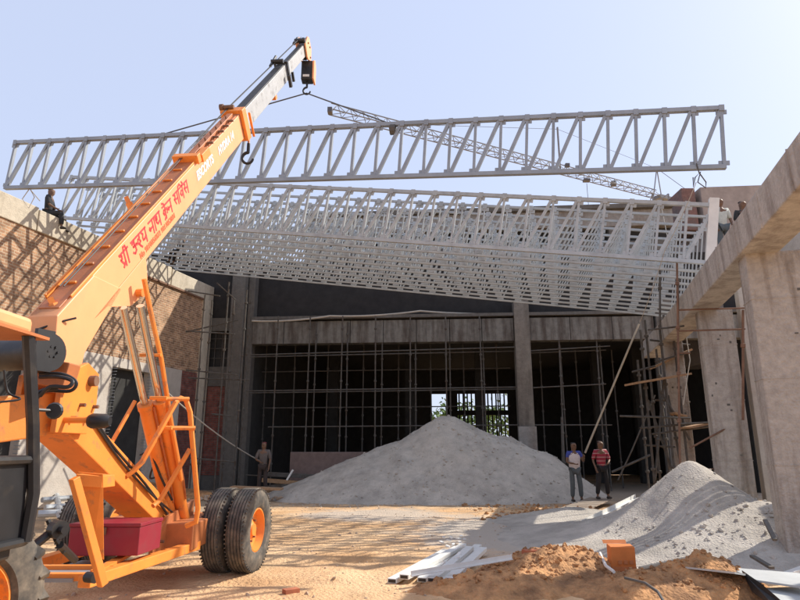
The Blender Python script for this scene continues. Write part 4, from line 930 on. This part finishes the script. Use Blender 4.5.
# ================================================================== PEOPLE
def skin_obj(name, V_, E_, Rr, mat, parent, root_i=0, sub=1):
    me = bpy.data.meshes.new(name); me.from_pydata([tuple(v) for v in V_], E_, []); o = bpy.data.objects.new(name, me); COL.objects.link(o)
    sk = o.modifiers.new('skin', 'SKIN'); 
    if not me.skin_vertices: 
        bpy.context.view_layer.objects.active = o
    bpy.context.view_layer.update()
    sv = me.skin_vertices[0].data
    for i, r in enumerate(Rr): sv[i].radius = (r if isinstance(r, tuple) else (r, r)); sv[i].use_root = (i == root_i)
    ss = o.modifiers.new('sub', 'SUBSURF'); ss.levels = sub; ss.render_levels = sub
    dg = bpy.context.evaluated_depsgraph_get(); m2 = bpy.data.meshes.new_from_object(o.evaluated_get(dg)); bpy.data.objects.remove(o); bpy.data.meshes.remove(me)
    m2.name = name; m2.materials.clear(); m2.materials.append(mat); m2.polygons.foreach_set('use_smooth', [True]*len(m2.polygons))
    n = bpy.data.objects.new(name, m2); COL.objects.link(n); n.parent = parent; return n
STAND = dict(pel=(0, 0, .92), sp1=(0, 0, 1.08), ch=(0, .01, 1.28), nk=(0, .0, 1.44), h0=(0, .015, 1.52), h1=(0, .02, 1.60), h2=(0, .01, 1.67),
 shL=(-.17, 0, 1.38), elL=(-.23, .02, 1.11), wrL=(-.22, .12, .88), shR=(.17, 0, 1.38), elR=(.23, .02, 1.11), wrR=(.22, .12, .88),
 hpL=(-.09, 0, .88), knL=(-.10, .03, .48), anL=(-.11, -.01, .08), toL=(-.12, .14, .03), hpR=(.09, 0, .88), knR=(.10, .03, .48), anR=(.11, -.01, .08), toR=(.12, .14, .03))
def person(loc, face, label, shirt, trous, pose=None, scale=1.0, sleeves=1, cap=None, vest=None):
    J = dict(STAND); J.update(pose or {}); J = {k: Vector(v)*scale for k, v in J.items()}
    root = empty('person', loc, label, 'person'); root.rotation_euler = (0, 0, face)
    names = list(J); V_ = [J[n] for n in names]; ix = {n: i for i, n in enumerate(names)}
    rad = dict(pel=(.135, .10), sp1=(.115, .085), ch=(.145, .095), nk=.052, h0=(.075, .085), h1=(.098, .115), h2=(.07, .09), shL=.055, shR=.055, elL=.038, elR=.038, wrL=.026, wrR=.026, hpL=.08, hpR=.08, knL=.052, knR=.052, anL=.037, anR=.037, toL=(.04, .022), toR=(.04, .022))
    E_ = [('pel', 'sp1'), ('sp1', 'ch'), ('ch', 'nk'), ('nk', 'h0'), ('h0', 'h1'), ('h1', 'h2'), ('ch', 'shL'), ('shL', 'elL'), ('elL', 'wrL'), ('ch', 'shR'), ('shR', 'elR'), ('elR', 'wrR'), ('pel', 'hpL'), ('hpL', 'knL'), ('knL', 'anL'), ('anL', 'toL'), ('pel', 'hpR'), ('hpR', 'knR'), ('knR', 'anR'), ('anR', 'toR')]
    Ei = [(ix[a], ix[b]) for a, b in E_]; Rr = [rad[n] if not isinstance(rad[n], float) else rad[n] for n in names]
    Rr = [tuple(c*scale for c in r) if isinstance(r, tuple) else r*scale for r in Rr]
    # palms, fingers and nose join the same skeleton
    for sd in ('L', 'R'):
        w = J['wr'+sd]; e = J['el'+sd]; dr = (w-e).normalized(); sx = -1 if sd == 'L' else 1
        side = Vector((0, 1, 0)); side = (side-dr*side.dot(dr)); side = side.normalized() if side.length > .1 else Vector((1, 0, 0)); inn = dr.cross(side)
        pm = w+dr*.07*scale; V_.append(pm); Rr.append((.036*scale, .018*scale)); pi = len(V_)-1; Ei.append((ix['wr'+sd], pi))
        for fi, (off, ln) in enumerate(((-.030, .060), (-.010, .075), (.010, .08), (.030, .070))):
            a = pm+side*off*scale+dr*.03*scale; b = a+dr*ln*.5*scale; c = b+(dr*.6+inn*.8*(-sx)).normalized()*ln*.5*scale
            V_ += [a, b, c]; Rr += [.010*scale]*3; n = len(V_); Ei += [(pi, n-3), (n-3, n-2), (n-2, n-1)]
        t = w+dr*.03*scale+side*.03*scale; t2 = t+(dr*.6+side*.7)*.045*scale; V_ += [t, t2]; Rr += [.012*scale, .010*scale]; n = len(V_); Ei += [(ix['wr'+sd], n-2), (n-2, n-1)]
    fw = Vector((0, 1, 0)); V_.append(J['h0']+(J['h1']-J['h0'])*.5+fw*.095*scale); Rr.append(.014*scale); Ei.append((ix['h0'], len(V_)-1))
    body = skin_obj('body', V_, Ei, Rr, M['skin'], root, ix['pel'])
    # shirt
    ns = ['pel', 'sp1', 'ch', 'shL', 'shR']+(['elL', 'elR'] if sleeves else []); vv = [J[n] for n in ns]; vv[0] = vv[0]-(J['sp1']-J['pel'])*.45; g = .024*scale
    ee = [(0, 1), (1, 2), (2, 3), (2, 4)]+([(3, 5), (4, 6)] if sleeves else [])
    nkp = J['ch'].lerp(J['nk'], .55); vv.append(nkp); ee.append((2, len(vv)-1)); rr = []
    for n in ns: r = rad[n]; r = r if isinstance(r, tuple) else (r, r); rr.append((r[0]*scale+g, r[1]*scale+g))
    rr.append((.075*scale, .065*scale))
    if sleeves == .5:
        for k, sd in ((5, 'L'), (6, 'R')): vv[k] = J['sh'+sd].lerp(J['el'+sd], .6); rr[k] = (.055*scale,)*2
    skin_obj('shirt', vv, ee, rr, shirt, root)
    if vest: skin_obj('vest', [v.copy() for v in vv[:5]]+[nkp], [(0, 1), (1, 2), (2, 3), (2, 4), (2, 5)], [(a_+.035, b_+.035) for a_, b_ in rr[:3]]+[(.06, .06)]*2+[(.095, .09)], vest, root)
    for sd in ('L', 'R'):
        an, to = J['an'+sd], J['to'+sd]; skin_obj('shoe', [an+Vector((0, -.04, -.045)), an.lerp(to, .55)+Vector((0, 0, -.012)), to+Vector((0, .03, .0))], [(0, 1), (1, 2)], [(.055, .05), (.06, .04), (.05, .03)], M['shoe'], root)
    ns = ['pel', 'hpL', 'knL', 'anL', 'hpR', 'knR', 'anR']; vv = [J[n] for n in ns]; vv[3] = vv[3]+Vector((0, 0, .04)); vv[6] = vv[6]+Vector((0, 0, .04)); rr = [(.135*scale, .115*scale), .088*scale, .078*scale, .066*scale, .088*scale, .078*scale, .066*scale]
    skin_obj('trousers', vv, [(0, 1), (1, 2), (2, 3), (0, 4), (4, 5), (5, 6)], rr, trous, root)
    hh = [J['h1']+Vector((0, -.035, .02))*scale, J['h2']+Vector((0, -.015, .02))*scale]
    skin_obj('hair' if not cap else 'cap', hh, [(0, 1)], [(.10*scale, .105*scale), (.095*scale, .11*scale)], cap or M['hair'], root)
    return root
c_white = cloth('white_shirt', (.62, .55, .53)); c_jeans = cloth('grey_jeans', (.10, .115, .12)); c_black = cloth('black_trousers', (.015, .014, .016)); c_dark = cloth('dark_jacket', (.03, .03, .032)); c_tan = cloth('tan_shirt', (.12, .10, .09)); c_blue = cloth('blue_sleeve', (.05, .07, .30)); c_pale = cloth('pale_shirt', (.50, .52, .47)); c_red = cloth('red_cap', (.20, .04, .04)); c_helm = cloth('orange_helmet', (.6, .13, .04))
# striped shirt
c_str = pmat('striped_shirt', (.28, .03, .05), .9); n = c_str.node_tree; b = [x for x in n.nodes if x.type == 'BSDF_PRINCIPLED'][0]
tcn = n.nodes.new('ShaderNodeTexCoord'); sp_ = n.nodes.new('ShaderNodeSeparateXYZ'); n.links.new(tcn.outputs['Object'], sp_.inputs[0])
mm = n.nodes.new('ShaderNodeMath'); mm.operation = 'MULTIPLY'; mm.inputs[1].default_value = 9.5; n.links.new(sp_.outputs[2], mm.inputs[0]); fr = n.nodes.new('ShaderNodeMath'); fr.operation = 'FRACT'; n.links.new(mm.outputs[0], fr.inputs[0]); gt = n.nodes.new('ShaderNodeMath'); gt.operation = 'GREATER_THAN'; gt.inputs[1].default_value = .8; n.links.new(fr.outputs[0], gt.inputs[0])
mx = n.nodes.new('ShaderNodeMix'); mx.data_type = 'RGBA'; n.links.new(gt.outputs[0], mx.inputs[0]); mx.inputs[6].default_value = (.28, .025, .045, 1); mx.inputs[7].default_value = (.42, .25, .24, 1); n.links.new(mx.outputs[2], b.inputs['Base Color'])
back = math.pi
g1 = PY(577, 503, 18.4); p1 = (g1.x, 18.4, .06)
person(p1, back, 'worker in a white vest and grey jeans holding the foot of a long pole', c_blue, c_jeans, dict(elR=(.24, .06, 1.12), wrR=(.10, .24, 1.08), elL=(-.25, .08, 1.14), wrL=(-.20, .28, 1.24), knL=(-.13, .02, .48), anL=(-.15, -.02, .08), toL=(-.17, .12, .03)), 1.0, sleeves=.5, vest=c_white)
g2 = PY(604, 500, 17.9); person((g2.x, 17.9, .18), back+.15, 'worker in a red striped shirt and black trousers standing beside the white vest man', c_str, c_black, dict(elR=(.25, -.02, 1.12), wrR=(.24, .10, .90), elL=(-.24, .06, 1.12), wrL=(-.12, .22, 1.05), knR=(.15, .04, .48), anR=(.19, .0, .08), toR=(.22, .14, .03), knL=(-.13, .03, .48), anL=(-.15, -.02, .08), toL=(-.16, .12, .03)), .95, cap=cloth('dark_cap', (.05, .025, .02)))
g3 = PY(262, 489, 20.4); person((g3.x, 20.4, .12), back, 'worker in a tan shirt and red head cloth standing in shade left of the heap', c_tan, cloth('brown_trousers', (.05, .035, .03)), dict(wrR=(.06, .24, 1.05), elR=(.24, .08, 1.12)), .98, cap=c_red)
sit = dict(hpL=(-.10, .02, .88), knL=(-.14, .40, .92), anL=(-.14, .44, .50), toL=(-.14, .56, .46), hpR=(.10, .02, .88), knR=(.14, .40, .92), anR=(.14, .44, .50), toR=(.14, .56, .46), wrL=(-.22, .30, .98), wrR=(.20, .28, 1.0), elL=(-.27, .08, 1.10), elR=(.27, .08, 1.10))
g4 = PY(51, 215, 16.6); person((g4.x+.05, 16.35, 8.1-.80), -1.3+math.pi*.0, 'dark clothed worker sitting on top of the brick wall at the left', c_dark, c_dark, sit, 1.0)
g5 = PY(181, 250, 19.5); person((g5.x, 19.6, 8.1-.74), 1.35, 'worker with an orange helmet crouching on the wall top beside the boom', c_dark, c_black, sit, .85, cap=c_helm)
g6 = (8.32, 14.6, 6.22); person(tuple(g6), back, 'man in a pale shirt standing behind the concrete beam at the top right', c_pale, c_jeans, None, 1.0)
person((9.0, 14.75, 6.22), back, 'man in dark clothes behind the concrete beam with only his head showing', c_dark, c_black, None, 1.0)

# ================================================================== SMALL THINGS ON THE GROUND
# stacked white channel sections
def channel(a, b, w=.12, h=.06, name='steel_channel', mat=None, label=None, cat='steel section', group=None, t=.008):
    a, b = Vector(a), Vector(b); dd, s, u = frame(a, b); mb = MB(); L_ = b-a
    mb.obox(a-s*w/2, L_, s*w, u*t); mb.obox(a-s*w/2+u*t, L_, s*t, u*(h-t)); mb.obox(a+s*(w/2-t)+u*t, L_, s*t, u*(h-t))
    return tag(mb.build(name, mat or M['white']), label, cat, group)
labs = ['leftmost white steel channel of the bundle lying on the sand', 'second white steel channel of the bundle from the left', 'third white steel channel of the bundle from the left', 'fourth white steel channel of the bundle from the left', 'fifth white steel channel of the bundle from the left', 'rightmost white steel channel of the bundle beside the dirt mound']
ends = [((392, 581), (446, 551)), ((404, 577), (458, 548)), ((422, 580), (463, 545)), ((432, 580), (470, 548)), ((440, 582), (478, 546)), ((450, 580), (483, 549))]
for i, (a, b) in enumerate(ends):
    A_ = G(*a, .03+.05*(i % 2)); B_ = G(*b, .05+.06*(i % 2)); 
    mb = MB(); mb.beam(A_, B_, .12, .055); o = mb.build('steel_channel', M['white'], bevel=.004); tag(o, labs[i], 'steel channel', 'white steel channels bundled on the sand')
    dd, s, u = frame(A_, B_); mb = MB(); mb.obox(A_-dd*.003-s*.048-u*.018, s*.096, u*.036, dd*.002); mb.build('hollow_shade', M['grease'], o)  # dark plate painted as the shaded hollow of the section
mb = MB()
for k in range(14):
    x, y = 445+random.uniform(-6, 22), 540+random.uniform(-4, 22); p_ = G(x, y, .12); mb.beam(p_, p_+Vector((random.uniform(-.12, .12), random.uniform(-.1, .1), random.uniform(-.02, .04))), .05, .02)
tag(mb.build('steel_offcuts', M['white']), 'crumpled white steel offcuts heaped on the bundle of channels', 'offcuts', kind='stuff')
A_ = G(411, 576, .13); B_ = G(512, 559, .25); mb = MB(); mb.beam(A_, B_, .05, .012); mb.beam(A_+Z*.03, B_+Z*.03, .01, .05); tag(mb.build('steel_angle', M['white']), 'long white steel angle laid across the bundle and the dirt mound', 'steel angle')
# light channel lying up the gravel heap
A_ = G(585, 527, .18); B_ = G(640, 498, .42); mb = MB(); dd, s, u = frame(A_, B_); mb.beam(A_, B_, .20, .012); mb.beam(A_+s*.1+u*.04, B_+s*.1+u*.04, .012, .09); mb.beam(A_-s*.1+u*.04, B_-s*.1+u*.04, .012, .09)
tag(mb.build('metal_channel', M['white']), 'pale metal channel lying up the left slope of the gravel heap', 'metal channel')
mb = MB(); mb.beam(G(556, 516, .1), G(602, 498, .15), .7, .02); tag(mb.build('board_sheet', M['timber_grey']), 'flat grey board lying on rubble at the feet of the two workers', 'board')
# orange box
ob = empty('orange_box', G(624, 572, .1), 'battered orange carton standing beside a pale pole on the dirt mound', 'box')
c_ = G(637, 573, .10); mb = MB(); mb.obox(c_, Vector((-.30, 0.02, 0)), Vector((.04, .26, 0)), Vector((0, .0, .30))); mb.build('carton', pmat('orange_card', (.62, .19, .045), .8, var=.12), ob, bevel=.01)
mb = MB(); mb.obox(c_+Vector((-.30, .28, .30)), Vector((.3, 0, 0)), Vector((.0, .03, .035)), Vector((0, .005, 0.006))); mb.build('carton_flap', pmat('orange_card_in', (.60, .20, .06), .8), ob)
mb = MB(); mb.obox(c_+Vector((-.30, -.006, .02)), Vector((.3, 0, 0)), Vector((0, .004, 0)), Vector((0, 0, .05)));
for k in range(3): mb.obox(c_+Vector((-.22+k*.07, -.007, .10)), Vector((.045, 0, 0)), Vector((0, .004, 0)), Vector((0, 0, .045)))
mb.build('printed_band', M['orange_dirty'], ob)
mb = MB(); mb.tube([G(640, 569, .2), G(692, 558, .28)], .03, 8); tag(mb.build('pale_pole', M['pole'], None, True), 'pale pole lying on the dirt beside the orange carton', 'pole')
mb = MB(); mb.beam(G(585, 561, .12), G(604, 560, .12), .12, .06); tag(mb.build('brick', M['redrock']), 'broken red brick lying left of the orange carton', 'brick')
mb = MB(); mb.beam(G(524, 553, .3), G(541, 552, .3), .12, .07); tag(mb.build('brick', M['redrock']), 'red brick lying on top of the dirt mound', 'brick')
mb = MB(); mb.beam(G(284, 592, .03), G(298, 590, .03), .1, .05); tag(mb.build('brick', M['redrock']), 'single brick lying alone on the sand in the bottom centre left', 'brick')
def cable(pts, r, name, mat, label):
    mb = MB(); mb.tube(pts, r, 6); return tag(mb.build(name, mat, None, True), label, 'cable')
cable([G(600, 553, .2), G(606, 566, .22), G(614, 572, .2)], .02, 'plastic_strip', M['white'], 'white plastic strip curling left of the orange carton')
cable([G(625, 578, .3), G(645, 583, .32), G(658, 592, .32), G(664, 602, .3)], .014, 'cable', M['rope'], 'dark cable running over the dirt mound below the orange carton')
def sheet(px, z, label, mat=M['board'], t=.02):
    pts = [G(x, y, zz) for (x, y), zz in zip(px, z)]; mb = MB(); mb.prism(pts, (0, 0, t)); return tag(mb.build('board_sheet', mat), label, 'board')
sheet([(663, 566), (712, 571), (760, 578), (735, 574)], [.25, .2, .15, .28], 'narrow white board slanting below the gravel heap')
sheet([(728, 569), (800, 575), (812, 590), (757, 582)], [.22, .22, .2, .2], 'upper grey fibre board in the bottom right corner')
sheet([(760, 590), (815, 588), (830, 606), (776, 606)], [.12, .12, .1, .1], 'lower grey fibre board cut by the bottom right corner')
sheet([(742, 572), (762, 586), (790, 610), (780, 612), (752, 592)], [.24, .2, .1, .08, .1], 'dark tarred sheet edge below the grey boards', M['black'])
mb = MB(); mb.beam(G(786, 574, .1), G(806, 567, .14), .09, .03); tag(mb.build('wood_offcut', M['white']), 'short white board end at the right edge of the picture', 'offcut')
mb = MB(); mb.beam(G(752, 556, .25), G(772, 568, .2), .06, .03); mb.beam(G(765, 520, .7), G(775, 540, .5), .05, .03); tag(mb.build('wood_strips', M['grey_conc']), 'thin grey wood strips stuck in the right slope of the gravel heap', 'offcut')
# white pipes beyond the crane's left wheels
for i, (a, b) in enumerate([((42, 500), (82, 497)), ((45, 508), (85, 505)), ((56, 491), (60, 515)), ((38, 514), (80, 512))]):
    mb = MB(); mb.tube([G(*a, .3), G(*b, .3)], .07, 8); tag(mb.build('steel_tube', M['steel_light'], None, True), ['upper pale tube lying beyond the far crane wheels', 'middle pale tube lying beyond the far crane wheels', 'short pale tube lying crosswise beyond the far crane wheels', 'lowest pale tube lying beyond the far crane wheels'][i], 'steel tube', 'pale tubes beyond the crane wheels')
# low block wall and timber at the hall front
a = PY(290, 470, 22.4); b = PY(352, 452, 22.4)
mb = MB(); mb.box(a.x, 22.3, .35, b.x+1.0, 22.7, b.z); tag(mb.build('low_block_wall', pmat('reddish_block', (.17, .12, .105), .9, var=.2), bevel=.02), 'low reddish block wall behind the left foot of the large sand heap', 'low wall')
tl = ['topmost dark timber of the pile left of the sand heap', 'second dark timber of the pile left of the sand heap', 'third dark timber of the pile left of the sand heap', 'lowest dark timber of the pile left of the sand heap']
for i, (a, b) in enumerate([((268, 474), (340, 478)), ((262, 480), (325, 485)), ((270, 487), (320, 484)), ((250, 492), (300, 491))]):
    mb = MB(); mb.beam(PY(*a, 21.3), PY(*b, 21.6), .18, .14); tag(mb.build('timber', M['wood'] if i % 2 else M['scaf'], bevel=.01), tl[i], 'timber', 'timbers piled left of the sand heap')
mb = MB(); mb.beam(PY(287, 480, 20.9), PY(293, 470, 20.9), .14, .05); tag(mb.build('white_board', M['white']), 'small pale board leaning on the timber pile', 'board')
mb = MB(); mb.beam(PY(232, 487, 19.4), PY(282, 489, 19.4), .5, .06); tag(mb.build('plank', M['wood']), 'wide plank lying on the dirt behind the front crane wheel', 'plank')
sp = [(random.uniform(-6.5, -2.5), random.uniform(19.3, 22), .05, random.uniform(.04, .13)) for _ in range(160)]
rubble('rubble', sp, M['stone'], 'brown rubble strewn round the timbers at the left of the sand heap', 'rubble')
sp = []
for _ in range(420):
    x = random.uniform(-3.5, 7); y = 18.2+random.gauss(0, .45)+.25*math.sin(x*1.7); sp.append((x, y, gz(x, y, big_h), random.uniform(.012, .035)))
for _ in range(260):
    x = random.gauss(1.8, 2.3); y = random.uniform(18.4, 21.5); h = gz(x, y, big_h)
    if h > .1: sp.append((x, y, h, random.uniform(.02, .06)))
rubble('loose_lumps', sp, M['sand'], 'grey lumps lying on the face and foot of the large sand heap', 'lumps')
sp = []
for _ in range(240):
    x = random.uniform(1.8, 5.0); y = random.uniform(14.5, 18.2); sp.append((x, y, gz(x, y, right_h), random.choice((.02, .03, .05, .08))*random.uniform(.6, 1.2)))
rubble('rubble', sp, M['dirt'], 'brown rubble strewn in front of the two standing workers', 'rubble')
